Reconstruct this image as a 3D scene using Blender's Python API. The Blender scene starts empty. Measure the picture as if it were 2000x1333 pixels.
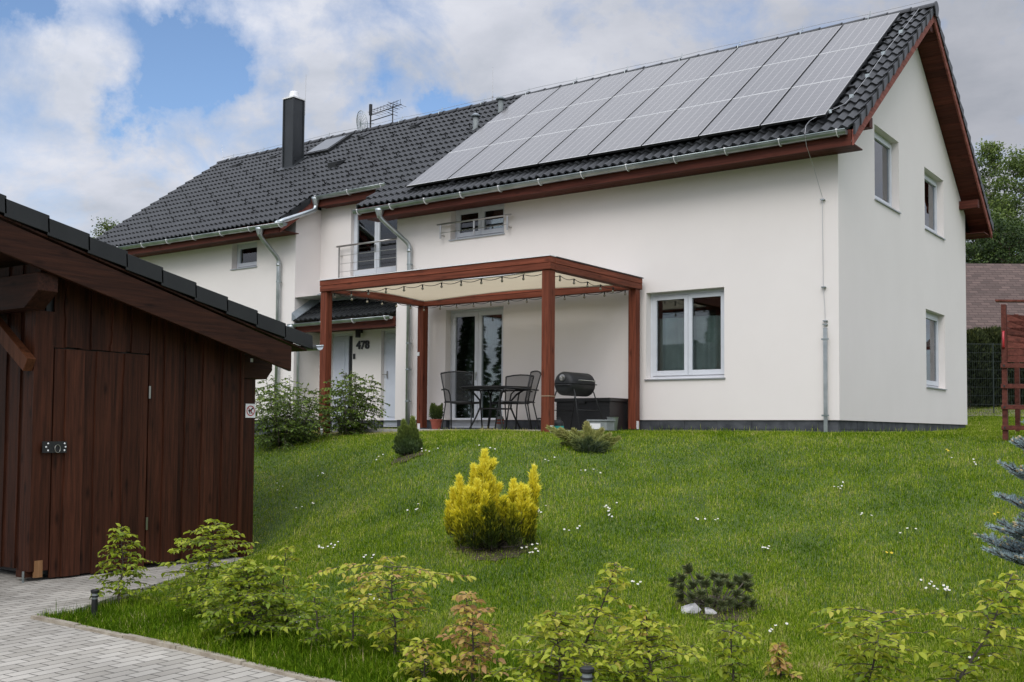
import bpy, math, random
import numpy as np
from mathutils import Vector, Matrix
sc = bpy.context.scene
rad = math.radians
# ------------------------------------------------------------------ camera
CAM = np.array([5.1935, -15.1484, -0.1860])
RIGHT = np.array([0.80834636, 0.58865611, 0.00775523])
UP = np.array([0.02001316, -0.04064314, 0.99897328])
FWD = np.array([-0.58836692, 0.80736121, 0.0446346])
FPX, CX, CY = 2074.75, 999.33, 748.58          # measured on a 2000 px wide frame
cd = bpy.data.cameras.new("camera"); cam = bpy.data.objects.new("camera", cd)
sc.collection.objects.link(cam); sc.camera = cam
cd.sensor_width = 36; cd.lens = FPX / 2000 * 36
cd.shift_x = (1000 - CX) / 2000; cd.shift_y = (CY - 666.5) / 2000
cd.clip_start = 0.05; cd.clip_end = 2000
cam.matrix_world = Matrix([[RIGHT[i], UP[i], -FWD[i], CAM[i]] for i in range(3)] + [[0, 0, 0, 1]])
# ------------------------------------------------------------------ sky and sun
SUN_AZ = math.atan2(0.36, -1.0); SUN_EL = rad(40)     # azimuth measured from +Y towards +X
EXPOSURE = 0.0
w = bpy.data.worlds.new("World"); sc.world = w; w.use_nodes = True
nt = w.node_tree; nt.nodes.clear()
def N(t, typ, **k):
    n = t.nodes.new(typ)
    for a, b in k.items():
        setattr(n, a, b)
    return n
out = N(nt, 'ShaderNodeOutputWorld'); bg = N(nt, 'ShaderNodeBackground')
sky = N(nt, 'ShaderNodeTexSky', sky_type='NISHITA', sun_disc=False, sun_elevation=SUN_EL, sun_rotation=SUN_AZ)
sky.dust_density = 0.6
gain = N(nt, 'ShaderNodeVectorMath', operation='MULTIPLY'); gain.inputs[1].default_value = (0.92, 1.0, 1.12)
nt.links.new(sky.outputs[0], gain.inputs[0])
tc = N(nt, 'ShaderNodeTexCoord')
def vm(op, a, b=None):
    n = N(nt, 'ShaderNodeVectorMath', operation=op)
    for i, s in ((0, a), (1, b)):
        if s is None: continue
        if isinstance(s, (tuple, list)): n.inputs[i].default_value = s
        else: nt.links.new(s, n.inputs[i])
    return n
def ma(op, a, b=None, c=None, clamp=False):
    n = N(nt, 'ShaderNodeMath', operation=op); n.use_clamp = clamp
    for i, s in ((0, a), (1, b), (2, c)):
        if s is None: continue
        if isinstance(s, (int, float)): n.inputs[i].default_value = s
        else: nt.links.new(s, n.inputs[i])
    return n.outputs[0]
D = tc.outputs['Generated']
sep = N(nt, 'ShaderNodeSeparateXYZ'); nt.links.new(D, sep.inputs[0])
zz = ma('ADD', ma('MAXIMUM', sep.outputs[2], 0.0), 0.22)
cmb = N(nt, 'ShaderNodeCombineXYZ')
nt.links.new(ma('DIVIDE', sep.outputs[0], zz), cmb.inputs[0]); nt.links.new(ma('DIVIDE', sep.outputs[1], zz), cmb.inputs[1])
def noise(vec, scale, detail=8, rough=.55, off=(0, 0, 0), dist=0.0):
    v = vm('ADD', vec, off)
    n = N(nt, 'ShaderNodeTexNoise'); n.inputs['Scale'].default_value = scale; n.inputs['Detail'].default_value = detail
    n.inputs['Roughness'].default_value = rough; n.inputs['Distortion'].default_value = dist
    nt.links.new(v.outputs[0], n.inputs['Vector']); return n.outputs[0]
n1 = noise(cmb.outputs[0], 1.1, 9, .58, (3.1, 7.7, 0), .3)
n2 = noise(cmb.outputs[0], 2.6, 8, .6, (9.3, 1.2, 0), .2)
# gaps of blue sky: directions where the cloud deck is thin
def raydir(u, v):
    d = FWD + RIGHT * (u - CX) / FPX - UP * (v - CY) / FPX
    return tuple(d / np.linalg.norm(d))
wn = N(nt, 'ShaderNodeTexNoise'); wn.inputs['Scale'].default_value = 8.0; wn.inputs['Detail'].default_value = 7; wn.inputs['Roughness'].default_value = .62; nt.links.new(D, wn.inputs['Vector'])
DW = vm('ADD', D, vm('SCALE', vm('SUBTRACT', wn.outputs['Color'], (.5, .5, .5)).outputs[0]).outputs[0]); DW.inputs[1].links[0].from_node.inputs['Scale'].default_value = .16; DW = DW.outputs[0]
hole = None
for (u, v, r, a) in [(390, 70, .035, 1.0), (375, 120, .038, .95), (345, 180, .032, .9), (440, 145, .026, .6), (290, 215, .03, .8), (735, 165, .028, .7), (845, 180, .022, .9), (885, 215, .02, .8),
                     (75, 20, .035, .9), (260, 10, .03, .5), (560, 165, .02, .4), (-300, 300, .12, .7), (2400, 500, .1, .3), (700, -300, .1, .8), (1500, -600, .2, .7), (-800, -200, .2, .8), (640, 60, .02, .25)]:
    dd = vm('DISTANCE', DW, raydir(u, v)).outputs['Value']
    x = ma('DIVIDE', dd, r * .92)
    g = ma('MULTIPLY', ma('POWER', 2.718, ma('MULTIPLY', ma('MULTIPLY', x, x), -1.0)), a)
    hole = g if hole is None else ma('ADD', hole, g)
n3 = noise(D, 9.0, 9, .62, (1.7, 4.1, 2.2), .5)
n4 = noise(D, 23.0, 6, .6, (5.7, 2.1, 8.2), .3)
hole = ma('MULTIPLY', hole, ma('MAXIMUM', ma('ADD', ma('MULTIPLY', n4, 3.2), ma('SUBTRACT', ma('MULTIPLY', n3, 2.6), 1.75)), 0.0))
cov = ma('ADD', ma('ADD', ma('MULTIPLY', ma('SUBTRACT', n3, .5), 3.0), ma('MULTIPLY', ma('SUBTRACT', n4, .5), 1.5)), ma('SUBTRACT', 0.97, ma('MULTIPLY', hole, 1.12)))
cov = ma('ADD', cov, ma('MULTIPLY', ma('SUBTRACT', n1, .5), 1.0))
cov = ma('MULTIPLY', cov, 1.02, clamp=True)
# below the horizon nothing of the blue
shade = ma('ADD', ma('MULTIPLY', n2, .55), ma('MULTIPLY', n1, .45))
ramp = N(nt, 'ShaderNodeValToRGB')
e = ramp.color_ramp.elements
e[0].position = .33; e[0].color = (.46, .505, .585, 1)
e[1].position = .68; e[1].color = (.86, .875, .94, 1)
m_ = ramp.color_ramp.elements.new(.5); m_.color = (.67, .695, .775, 1)
nt.links.new(shade, ramp.inputs[0])
dk = vm('DISTANCE', D, raydir(1850, 150)).outputs['Value']       # heavier cloud on the right of the picture
dk = ma('MULTIPLY', ma('SUBTRACT', 1.0, ma('DIVIDE', dk, .75), clamp=True), .42)
br = ma('SUBTRACT', 1.0, dk)
cl = vm('SCALE', ramp.outputs[0]); nt.links.new(br, cl.inputs['Scale'])
cl2 = vm('SCALE', cl.outputs[0])
# the deck is brighter around the veiled sun
sd = vm('DOT_PRODUCT', D, (math.sin(SUN_AZ) * math.cos(SUN_EL), math.cos(SUN_AZ) * math.cos(SUN_EL), math.sin(SUN_EL))).outputs['Value']
glow = ma('ADD', 1.0, ma('MULTIPLY', ma('POWER', ma('MAXIMUM', sd, 0.0), 3.0), .8))
zen = ma('ADD', .90, ma('MULTIPLY', ma('POWER', ma('MAXIMUM', sep.outputs[2], 0.0), 1.6), 1.5))      # an overcast sky is brightest overhead
glow = ma('MULTIPLY', glow, zen)
nt.links.new(glow, cl2.inputs['Scale'])
skyb = vm('SCALE', gain.outputs[0]); skyb.inputs['Scale'].default_value = .135
mix = N(nt, 'ShaderNodeMix', data_type='RGBA')
nt.links.new(cov, mix.inputs[0]); nt.links.new(skyb.outputs[0], mix.inputs[6]); nt.links.new(cl2.outputs[0], mix.inputs[7])
nt.links.new(mix.outputs[2], bg.inputs[0]); bg.inputs[1].default_value = 1.0
nt.links.new(bg.outputs[0], out.inputs[0])
sd_ = bpy.data.lights.new("sun", 'SUN'); sun = bpy.data.objects.new("sun", sd_); sc.collection.objects.link(sun)
sd_.energy = 1.15; sd_.angle = rad(30); sd_.color = (1, .95, .87)
sv = Vector((math.sin(SUN_AZ) * math.cos(SUN_EL), math.cos(SUN_AZ) * math.cos(SUN_EL), math.sin(SUN_EL)))
sun.rotation_euler = sv.to_track_quat('Z', 'Y').to_euler()
vs = sc.view_settings; vs.view_transform = 'Standard'; vs.look = 'None'; vs.gamma = 1; vs.use_curve_mapping = False; vs.exposure = EXPOSURE
# ------------------------------------------------------------------ helpers: rays onto the real planes of the scene
def ray(u, v):
    return FWD + RIGHT * (u - CX) / FPX - UP * (v - CY) / FPX
def at(u, v, X=None, Y=None, Z=None, D=None):
    d = ray(u, v)
    if X is not None: t = (X - CAM[0]) / d[0]
    elif Y is not None: t = (Y - CAM[1]) / d[1]
    elif Z is not None: t = (Z - CAM[2]) / d[2]
    else: t = D
    return CAM + t * d
RS = 0.7257; RY = 3.80; RZ = 7.235; EY = -0.53          # main roof: slope, ridge, eave
def rz(y): return RZ - RS * abs(y - RY)
RN = np.array([0, -RS, 1]) / math.hypot(RS, 1)
def onroof(u, v, off=0.0):
    P0 = np.array([0, RY, RZ]) + RN * off
    d = ray(u, v); t = RN @ (P0 - CAM) / (RN @ d); return CAM + t * d
# terrain: thin-plate surface through points read off the place
tp = [(-8, 0, -.19), (-4, 0, -.22), (0, 0, -.215), (0, 7.6, -.07), (-8.6, -1, -.19), (-7.9, -1.9, -.215), (-9.2, .4, -.17), (-8, -3.2, -.28), (-5.5, -3, -.24), (-3, -3, -.24), (0, -2, -.24), (3, -1, -.25), (-7.65, -2.76, -.29),
      (-10, .5, -.2), (-12, -.2, -.35), (-16, -.5, -.6), (-10, -1.2, -.33), (-20, 0, -.9), (-4.5, -6.9, -1.66), (-4.45, -9.4, -1.72), (-4.6, -8, -1.7), (-6.5, -8, -1.7), (-9, -6, -1.0),
      (-10, -9, -1.7), (-3, -13, -1.72), (2, -13, -1.74), (5, -15, -1.76), (-10, -15, -1.76), (8, -12, -1.72), (0, -20, -1.8), (-20, -20, -1.8), (12, -20, -1.8),
      (-1.5, 14.6, .62), (0, 22, 1.1), (8, 22, 1.1), (12, 8, .2), (10, 0, -.3), (12, -8, -1.2), (4, 5, -.12), (-10, 12, .1), (-20, 12, -.2), (-10, 24, .8)]
for (u, v, d_) in [(500, 885, 16.3), (650, 900, 14.6), (960, 1075, 9.4), (960, 960, 11.4), (795, 893, 13.0), (1150, 885, 12.9), (1390, 1190, 8.0), (1400, 1000, 10.6), (1400, 900, 12.6),
                   (1900, 1000, 9.9), (1900, 900, 12.0), (1900, 1190, 7.9), (700, 1100, 9.3), (620, 1200, 8.1), (1000, 1333, 6.35), (1500, 1333, 6.2), (2000, 1333, 6.0), (1600, 1500, 4.6), (1000, 1500, 4.6), (1000, 1190, 7.9),
                   (330, 1180, 9.2), (250, 1210, 8.6)]:
    tp.append(tuple(CAM + d_ * ray(u, v)))
for (u, v) in [(75, 1205), (350, 1268), (620, 1333)]:
    tp.append(tuple(at(u, v, Z=-1.665)))
TP = np.array(tp, float); TPX = TP[:, :2]; nT = len(TP)
def _phi(r2): return np.where(r2 > 1e-12, r2 * np.log(np.maximum(r2, 1e-12)) * .5, 0)
K = _phi(((TPX[:, None] - TPX[None]) ** 2).sum(-1)) + np.eye(nT) * 0.25
Pm = np.c_[np.ones(nT), TPX]
A_ = np.zeros((nT + 3, nT + 3)); A_[:nT, :nT] = K; A_[:nT, nT:] = Pm; A_[nT:, :nT] = Pm.T
TW = np.linalg.solve(A_, np.r_[TP[:, 2], 0, 0, 0])
def hgt(x, y):
    x = np.clip(np.asarray(x, float), -21, 13); y = np.clip(np.asarray(y, float), -21, 25)
    sh = x.shape; x = x.ravel(); y = y.ravel(); o = np.empty(len(x))
    for i in range(0, len(x), 50000):
        a = x[i:i + 50000]; b = y[i:i + 50000]
        r2 = (a[:, None] - TPX[:, 0]) ** 2 + (b[:, None] - TPX[:, 1]) ** 2
        o[i:i + 50000] = _phi(r2) @ TW[:nT] + TW[nT] + TW[nT + 1] * a + TW[nT + 2] * b
    return o.reshape(sh)
def G(u, v):
    """where a line of sight meets the lawn"""
    d = ray(u, v); ts = np.linspace(3.5, 40, 1500); P = CAM[None] + ts[:, None] * d[None]
    dz = P[:, 2] - hgt(P[:, 0], P[:, 1]); k = np.argmax(dz < 0)
    p = P[k]; p[2] = hgt(p[0], p[1]); return p
# ------------------------------------------------------------------ mesh helpers
class MB:
    def __init__(s): s.v = []; s.f = []; s.m = []; s.cur = 0
    def add(s, vs, fs):
        o = len(s.v); s.v += [tuple(map(float, p)) for p in vs]
        for f in fs: s.f.append(tuple(o + i for i in f)); s.m.append(s.cur)
        return s
    def quad(s, *p): return s.add(p, [tuple(range(len(p)))])
    def box(s, a, b):
        x0, y0, z0 = a; x1, y1, z1 = b
        if x0 > x1: x0, x1 = x1, x0
        if y0 > y1: y0, y1 = y1, y0
        if z0 > z1: z0, z1 = z1, z0
        return s.add([(x0, y0, z0), (x1, y0, z0), (x1, y1, z0), (x0, y1, z0), (x0, y0, z1), (x1, y0, z1), (x1, y1, z1), (x0, y1, z1)],
                     [(0, 3, 2, 1), (4, 5, 6, 7), (0, 1, 5, 4), (1, 2, 6, 5), (2, 3, 7, 6), (3, 0, 4, 7)])
    def obox(s, c, ax, ay, az):
        c, ax, ay, az = map(np.array, (c, ax, ay, az))
        v = [c + i * ax + j * ay + k * az for k in (-1, 1) for j in (-1, 1) for i in (-1, 1)]
        return s.add(v, [(0, 2, 3, 1), (4, 5, 7, 6), (0, 1, 5, 4), (1, 3, 7, 5), (3, 2, 6, 7), (2, 0, 4, 6)])
    def beam(s, p0, p1, wd, hg, up=(0, 0, 1)):
        p0, p1, up = map(lambda q: np.array(q, float), (p0, p1, up)); d = p1 - p0; L = np.linalg.norm(d); d /= L
        r = np.cross(d, up); r /= np.linalg.norm(r); u = np.cross(r, d)
        return s.obox((p0 + p1) / 2, d * L / 2, r * wd / 2, u * hg / 2)
    def tube(s, pts, r, n=8, cap=True, r2=None):
        pts = [np.array(p, float) for p in pts]; m = len(pts); vs = []; prev = None
        for i, p in enumerate(pts):
            d = pts[min(i + 1, m - 1)] - pts[max(i - 1, 0)]; d = d / (np.linalg.norm(d) + 1e-9)
            if prev is None:
                a = np.array([0, 0, 1.]) if abs(d[2]) < .9 else np.array([1., 0, 0])
                x = np.cross(d, a)
            else: x = prev - d * (prev @ d)
            x /= np.linalg.norm(x) + 1e-9; prev = x; y = np.cross(d, x)
            rr = r[i] if isinstance(r, (list, tuple)) else (r if r2 is None else r + (r2 - r) * i / max(m - 1, 1))
            for k in range(n):
                a = 2 * math.pi * k / n; vs.append(p + rr * (math.cos(a) * x + math.sin(a) * y))
        fs = [(i * n + k, i * n + (k + 1) % n, (i + 1) * n + (k + 1) % n, (i + 1) * n + k) for i in range(m - 1) for k in range(n)]
        if cap: fs += [tuple(range(n))[::-1], tuple(range((m - 1) * n, m * n))]
        return s.add(vs, fs)
    def lathe(s, c, prof, n=24, axis=(0, 0, 1)):
        c = np.array(c, float); ax = np.array(axis, float); ax /= np.linalg.norm(ax)
        a = np.array([1., 0, 0]) if abs(ax[0]) < .9 else np.array([0, 1., 0]); x = np.cross(ax, a); x /= np.linalg.norm(x); y = np.cross(ax, x)
        vs = [c + ax * h + r * (math.cos(2 * math.pi * k / n) * x + math.sin(2 * math.pi * k / n) * y) for (r, h) in prof for k in range(n)]
        m = len(prof)
        fs = [(i * n + k, i * n + (k + 1) % n, (i + 1) * n + (k + 1) % n, (i + 1) * n + k) for i in range(m - 1) for k in range(n)]
        fs += [tuple(range(n))[::-1], tuple(range((m - 1) * n, m * n))]
        return s.add(vs, fs)
    def prism(s, poly, d):
        """closed planar outline swept by vector d"""
        n = len(poly); d = np.array(d, float); P = [np.array(p, float) for p in poly]
        return s.add(P + [p + d for p in P], [tuple(range(n))[::-1], tuple(range(n, 2 * n))] + [(i, (i + 1) % n, n + (i + 1) % n, n + i) for i in range(n)])
    def build(s, name, mat, parent=None, smooth=False, origin=None, bevel=0):
        me = bpy.data.meshes.new(name)
        o = np.zeros(3) if origin is None else np.array(origin, float)
        if parent is not None and origin is None: o = np.array(world_loc(parent))
        V = np.array(s.v, float) - o
        me.from_pydata(V.tolist(), [], s.f)
        for m in (mat if isinstance(mat, (list, tuple)) else [mat]): me.materials.append(m)
        if any(s.m): me.polygons.foreach_set('material_index', s.m)
        if smooth: me.polygons.foreach_set('use_smooth', [True] * len(me.polygons))
        me.update()
        return link(name, me, parent, o, bevel)
_loc = {}
def world_loc(ob): return _loc.get(ob.as_pointer(), (0, 0, 0))
def link(name, me, parent, o, bevel=0):
    ob = bpy.data.objects.new(name, me); sc.collection.objects.link(ob)
    _loc[ob.as_pointer()] = tuple(o)
    if parent is not None:
        ob.parent = parent; pl = world_loc(parent); ob.location = [o[i] - pl[i] for i in range(3)]
    else: ob.location = o
    if bevel:
        b = ob.modifiers.new('bevel', 'BEVEL'); b.width = bevel; b.segments = 2; b.limit_method = 'ANGLE'
    return ob
def tag(o, label=None, cat=None, group=None, kind=None):
    if label: o['label'] = label
    if cat: o['category'] = cat
    if group: o['group'] = group
    if kind: o['kind'] = kind
    return o
def thing(name, label, cat, loc=(0, 0, 0), group=None):
    o = bpy.data.objects.new(name, None); sc.collection.objects.link(o); o.location = loc
    o.empty_display_size = .2; _loc[o.as_pointer()] = tuple(loc)
    return tag(o, label, cat, group)
def np_mesh(name, V, F3=None, F4=None, mat=None, attr=None, parent=None, origin=(0, 0, 0), smooth=False):
    me = bpy.data.meshes.new(name); V = np.asarray(V, np.float32) - np.array(origin, np.float32)
    n3 = 0 if F3 is None else len(F3); n4 = 0 if F4 is None else len(F4)
    me.vertices.add(len(V)); me.vertices.foreach_set('co', V.ravel())
    idx = []; 
    if n4: idx.append(np.asarray(F4).ravel())
    if n3: idx.append(np.asarray(F3).ravel())
    idx = np.concatenate(idx).astype(np.int32)
    me.loops.add(len(idx)); me.loops.foreach_set('vertex_index', idx)
    me.polygons.add(n3 + n4)
    st = np.concatenate([np.arange(n4) * 4, n4 * 4 + np.arange(n3) * 3]).astype(np.int32)
    me.polygons.foreach_set('loop_start', st)
    if smooth: me.polygons.foreach_set('use_smooth', np.ones(n3 + n4, bool))
    if mat: me.materials.append(mat)
    if attr is not None:
        a = me.attributes.new('v', 'FLOAT', 'POINT'); a.data.foreach_set('value', np.asarray(attr, np.float32))
    me.update(calc_edges=True); me.validate()
    return link(name, me, parent, np.array(origin, float))
# ------------------------------------------------------------------ materials
def newmat(name):
    m = bpy.data.materials.new(name); m.use_nodes = True; t = m.node_tree
    return m, t, t.nodes['Principled BSDF']
def pm(name, c1, c2=None, scale=8, rough=.6, bump=0, bscale=60, metal=0, stretch=(1, 1, 1), lo=.35, hi=.65, spec=.5, rv=0, coat=0, detail=5):
    m, t, b = newmat(name)
    b.inputs['Roughness'].default_value = rough; b.inputs['Metallic'].default_value = metal; b.inputs['Specular IOR Level'].default_value = spec
    b.inputs['Coat Weight'].default_value = coat
    c = N(t, 'ShaderNodeTexCoord'); mp = N(t, 'ShaderNodeMapping'); mp.inputs['Scale'].default_value = stretch
    g = N(t, 'ShaderNodeNewGeometry'); t.links.new(g.outputs['Position'], mp.inputs[0])
    if c2 is None: b.inputs['Base Color'].default_value = (*c1, 1)
    else:
        n = N(t, 'ShaderNodeTexNoise'); n.inputs['Scale'].default_value = scale; n.inputs['Detail'].default_value = detail; n.inputs['Roughness'].default_value = .6
        t.links.new(mp.outputs[0], n.inputs['Vector'])
        r = N(t, 'ShaderNodeValToRGB'); r.color_ramp.elements[0].position = lo; r.color_ramp.elements[1].position = hi
        r.color_ramp.elements[0].color = (*c1, 1); r.color_ramp.elements[1].color = (*c2, 1)
        t.links.new(n.outputs[0], r.inputs[0]); t.links.new(r.outputs[0], b.inputs['Base Color'])
        if rv:
            mr = N(t, 'ShaderNodeMapRange'); mr.inputs[3].default_value = rough - rv; mr.inputs[4].default_value = rough + rv
            t.links.new(n.outputs[0], mr.inputs[0]); t.links.new(mr.outputs[0], b.inputs['Roughness'])
    if bump:
        n = N(t, 'ShaderNodeTexNoise'); n.inputs['Scale'].default_value = bscale; n.inputs['Detail'].default_value = 4
        t.links.new(mp.outputs[0], n.inputs['Vector'])
        bp = N(t, 'ShaderNodeBump'); bp.inputs['Strength'].default_value = bump; bp.inputs['Distance'].default_value = .01
        t.links.new(n.outputs[0], bp.inputs['Height']); t.links.new(bp.outputs[0], b.inputs['Normal'])
    return m
def wood(name, c1, c2, axis='Z', rough=.6, knots=.5):
    """stained softwood: grain along one axis, knots, per-board tone by island"""
    m, t, b = newmat(name); b.inputs['Roughness'].default_value = rough; b.inputs['Specular IOR Level'].default_value = .15
    g = N(t, 'ShaderNodeNewGeometry'); mp = N(t, 'ShaderNodeMapping')
    s = {'X': (1.6, 34, 34), 'Y': (34, 1.6, 34), 'Z': (34, 34, 1.6)}[axis]; mp.inputs['Scale'].default_value = s
    t.links.new(g.outputs['Position'], mp.inputs[0])
    add = N(t, 'ShaderNodeVectorMath', operation='ADD'); t.links.new(mp.outputs[0], add.inputs[0])
    sc_ = N(t, 'ShaderNodeMath', operation='MULTIPLY'); sc_.inputs[1].default_value = 37.0
    t.links.new(g.outputs['Random Per Island'], sc_.inputs[0]); cx = N(t, 'ShaderNodeCombineXYZ')
    for i in range(3): t.links.new(sc_.outputs[0], cx.inputs[i])
    t.links.new(cx.outputs[0], add.inputs[1])
    n = N(t, 'ShaderNodeTexNoise'); n.inputs['Scale'].default_value = 1.0; n.inputs['Detail'].default_value = 7; n.inputs['Roughness'].default_value = .65; n.inputs['Distortion'].default_value = .25
    t.links.new(add.outputs[0], n.inputs['Vector'])
    r = N(t, 'ShaderNodeValToRGB'); r.color_ramp.elements[0].position = .32; r.color_ramp.elements[1].position = .68
    r.color_ramp.elements[0].color = (*c1, 1); r.color_ramp.elements[1].color = (*c2, 1); t.links.new(n.outputs[0], r.inputs[0])
    mp2 = N(t, 'ShaderNodeMapping'); mp2.inputs['Scale'].default_value = {'X': (2.6, 7, 7), 'Y': (7, 2.6, 7), 'Z': (7, 7, 2.6)}[axis]
    t.links.new(g.outputs['Position'], mp2.inputs[0])
    vo = N(t, 'ShaderNodeTexVoronoi'); vo.inputs['Scale'].default_value = 1.0; t.links.new(mp2.outputs[0], vo.inputs['Vector'])
    kr = N(t, 'ShaderNodeMapRange'); kr.inputs[1].default_value = .05; kr.inputs[2].default_value = .22; kr.inputs[3].default_value = 1 - knots; kr.inputs[4].default_value = 1
    t.links.new(vo.outputs['Distance'], kr.inputs[0])
    tone = N(t, 'ShaderNodeMapRange'); tone.inputs[3].default_value = .68; tone.inputs[4].default_value = 1.28; t.links.new(g.outputs['Random Per Island'], tone.inputs[0])
    mu = N(t, 'ShaderNodeMath', operation='MULTIPLY'); t.links.new(kr.outputs[0], mu.inputs[0]); t.links.new(tone.outputs[0], mu.inputs[1])
    vs_ = N(t, 'ShaderNodeVectorMath', operation='SCALE'); t.links.new(r.outputs[0], vs_.inputs[0]); t.links.new(mu.outputs[0], vs_.inputs['Scale'])
    t.links.new(vs_.outputs[0], b.inputs['Base Color'])
    bp = N(t, 'ShaderNodeBump'); bp.inputs['Strength'].default_value = .5; bp.inputs['Distance'].default_value = .004
    t.links.new(n.outputs[0], bp.inputs['Height']); t.links.new(bp.outputs[0], b.inputs['Normal'])
    return m
def leafmat(name, cols, trans=.35, rough=.5, pos=None, patch=None):
    """foliage: colour from the per-leaf attribute v, some light passes through"""
    m, t, b = newmat(name); a = N(t, 'ShaderNodeAttribute', attribute_name='v')
    r = N(t, 'ShaderNodeValToRGB'); el = r.color_ramp.elements; n = len(cols)
    ps = pos or [i / (n - 1) for i in range(n)]
    el[0].position = ps[0]; el[0].color = (*cols[0], 1); el[1].position = ps[-1]; el[1].color = (*cols[-1], 1)
    for i in range(1, n - 1): q = el.new(ps[i]); q.color = (*cols[i], 1)
    fac = a.outputs['Fac']
    if patch:
        g = N(t, 'ShaderNodeNewGeometry'); no = N(t, 'ShaderNodeTexNoise'); no.inputs['Scale'].default_value = patch[0]; no.inputs['Detail'].default_value = 4
        t.links.new(g.outputs['Position'], no.inputs['Vector'])
        q = N(t, 'ShaderNodeMath', operation='MULTIPLY_ADD'); q.inputs[1].default_value = patch[1]; t.links.new(no.outputs[0], q.inputs[0])
        q2 = N(t, 'ShaderNodeMath', operation='SUBTRACT'); q2.inputs[1].default_value = patch[1] * .5
        t.links.new(fac, q2.inputs[0]); t.links.new(q2.outputs[0], q.inputs[2]); fac = q.outputs[0]
    t.links.new(fac, r.inputs[0]); t.links.new(r.outputs[0], b.inputs['Base Color'])
    b.inputs['Roughness'].default_value = rough; b.inputs['Specular IOR Level'].default_value = .35
    o = t.nodes['Material Output']; tr = N(t, 'ShaderNodeBsdfTranslucent'); t.links.new(r.outputs[0], tr.inputs[0])
    mx = N(t, 'ShaderNodeMixShader'); mx.inputs[0].default_value = trans
    t.links.new(b.outputs[0], mx.inputs[1]); t.links.new(tr.outputs[0], mx.inputs[2]); t.links.new(mx.outputs[0], o.inputs[0])
    return m
M = {}
def tmat(name, c1, c2, *a):
    m = pm(name, c1, c2, *a); t = m.node_tree; b = t.nodes['Principled BSDF']; o = t.nodes['Material Output']; tr = N(t, 'ShaderNodeBsdfTranslucent'); tr.inputs[0].default_value = (*c2, 1)
    mx = N(t, 'ShaderNodeMixShader'); mx.inputs[0].default_value = .55; t.links.new(b.outputs[0], mx.inputs[1]); t.links.new(tr.outputs[0], mx.inputs[2]); t.links.new(mx.outputs[0], o.inputs[0]); return m
M['render'] = pm('white_render', (.735, .690, .660), (.765, .720, .690), .9, .9, .25, 140, lo=.3, hi=.7)
M['plinth'] = pm('plinth_stone', (.028, .032, .04), (.075, .08, .09), 5, .75, .4, 30)
M['tile'] = pm('roof_tile', (.010, .011, .012), (.025, .027, .029), 1.6, .42, .12, 90, rv=.1)
M['tile_matt'] = pm('dark_verge_metal', (.008, .009, .010), (.016, .0175, .018), 1.2, .6)
M['zinc'] = pm('zinc', (.27, .31, .31), (.42, .46, .46), 3.5, .38, metal=.85, rv=.08)
M['zinc_new'] = pm('galvanised_pipe', (.36, .40, .41), (.50, .53, .54), 5, .34, metal=.8, rv=.1)
M['lead'] = pm('lead_flashing', (.20, .23, .25), (.30, .33, .35), 4, .5, metal=.3)
M['steel'] = pm('stainless_steel', (.42, .41, .39), rough=.3, metal=1)
M['wirem'] = pm('bare_wire', (.42, .42, .42), rough=.35, metal=.6)
M['frame'] = pm('white_window_plastic', (.56, .585, .625), (.60, .625, .665), 6, .35)
M['doorw'] = pm('grey_door_leaf', (.50, .53, .60), (.54, .57, .64), 4, .4)
M['sill'] = pm('aluminium_sill', (.38, .40, .42), rough=.4, metal=.5)
M['black'] = pm('black_plastic', (.012, .012, .013), rough=.45)
M['blackm'] = pm('black_powder_coat', (.006, .0065, .007), (.011, .012, .013), 20, .55)
M['chim'] = pm('chimney_cladding', (.014, .017, .019), (.022, .025, .028), 2, .45)
M['whitem'] = pm('white_metal', (.75, .75, .75), rough=.4)
M['pw_x'] = wood('pergola_wood_x', (.092, .025, .013), (.235, .066, .035), 'X')
M['pw_y'] = wood('pergola_wood_y', (.092, .025, .013), (.235, .066, .035), 'Y')
M['pw_z'] = wood('pergola_wood_z', (.092, .025, .013), (.235, .066, .035), 'Z')
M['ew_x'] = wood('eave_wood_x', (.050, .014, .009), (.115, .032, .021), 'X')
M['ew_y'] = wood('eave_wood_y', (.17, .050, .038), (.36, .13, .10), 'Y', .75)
M['sw_z'] = wood('shed_board', (.020, .0075, .0042), (.068, .0225, .0115), 'Z', .5, .6)
M['sw_y'] = wood('shed_beam_y', (.020, .0075, .0045), (.058, .021, .011), 'Y', .5)
M['sw_x'] = wood('shed_beam_x', (.020, .008, .005), (.060, .022, .013), 'X', .5)
M['sw_br'] = wood('shed_brace', (.075, .026, .011), (.15, .055, .026), 'Z', .5)
M['raw'] = wood('raw_wood', (.16, .08, .035), (.28, .15, .07), 'Z', .8)
M['play'] = wood('playhouse_wood', (.07, .022, .016), (.16, .05, .036), 'X', .6)
M['terra'] = pm('terracotta', (.24, .055, .032), (.32, .08, .05), 12, .7)
M['red'] = pm('red_plastic', (.42, .03, .04), rough=.35)
M['sail'] = tmat('shade_sail_cloth', (.56, .47, .32), (.62, .53, .38), 3, .85, .1, 300)
M['rock'] = pm('pale_rock', (.42, .41, .42), (.62, .61, .62), 7, .85, .6, 14)
M['bark'] = pm('bark', (.055, .042, .030), (.11, .085, .06), 30, .85, .5, 60)
M['teal'] = pm('teal_label', (.02, .28, .24), rough=.5)
M['greyp'] = pm('grey_plastic', (.16, .18, .18), (.24, .26, .26), 9, .6)
M['slab'] = pm('terrace_slab', (.30, .29, .27), (.42, .40, .37), 5, .85, .2, 60)
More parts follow.
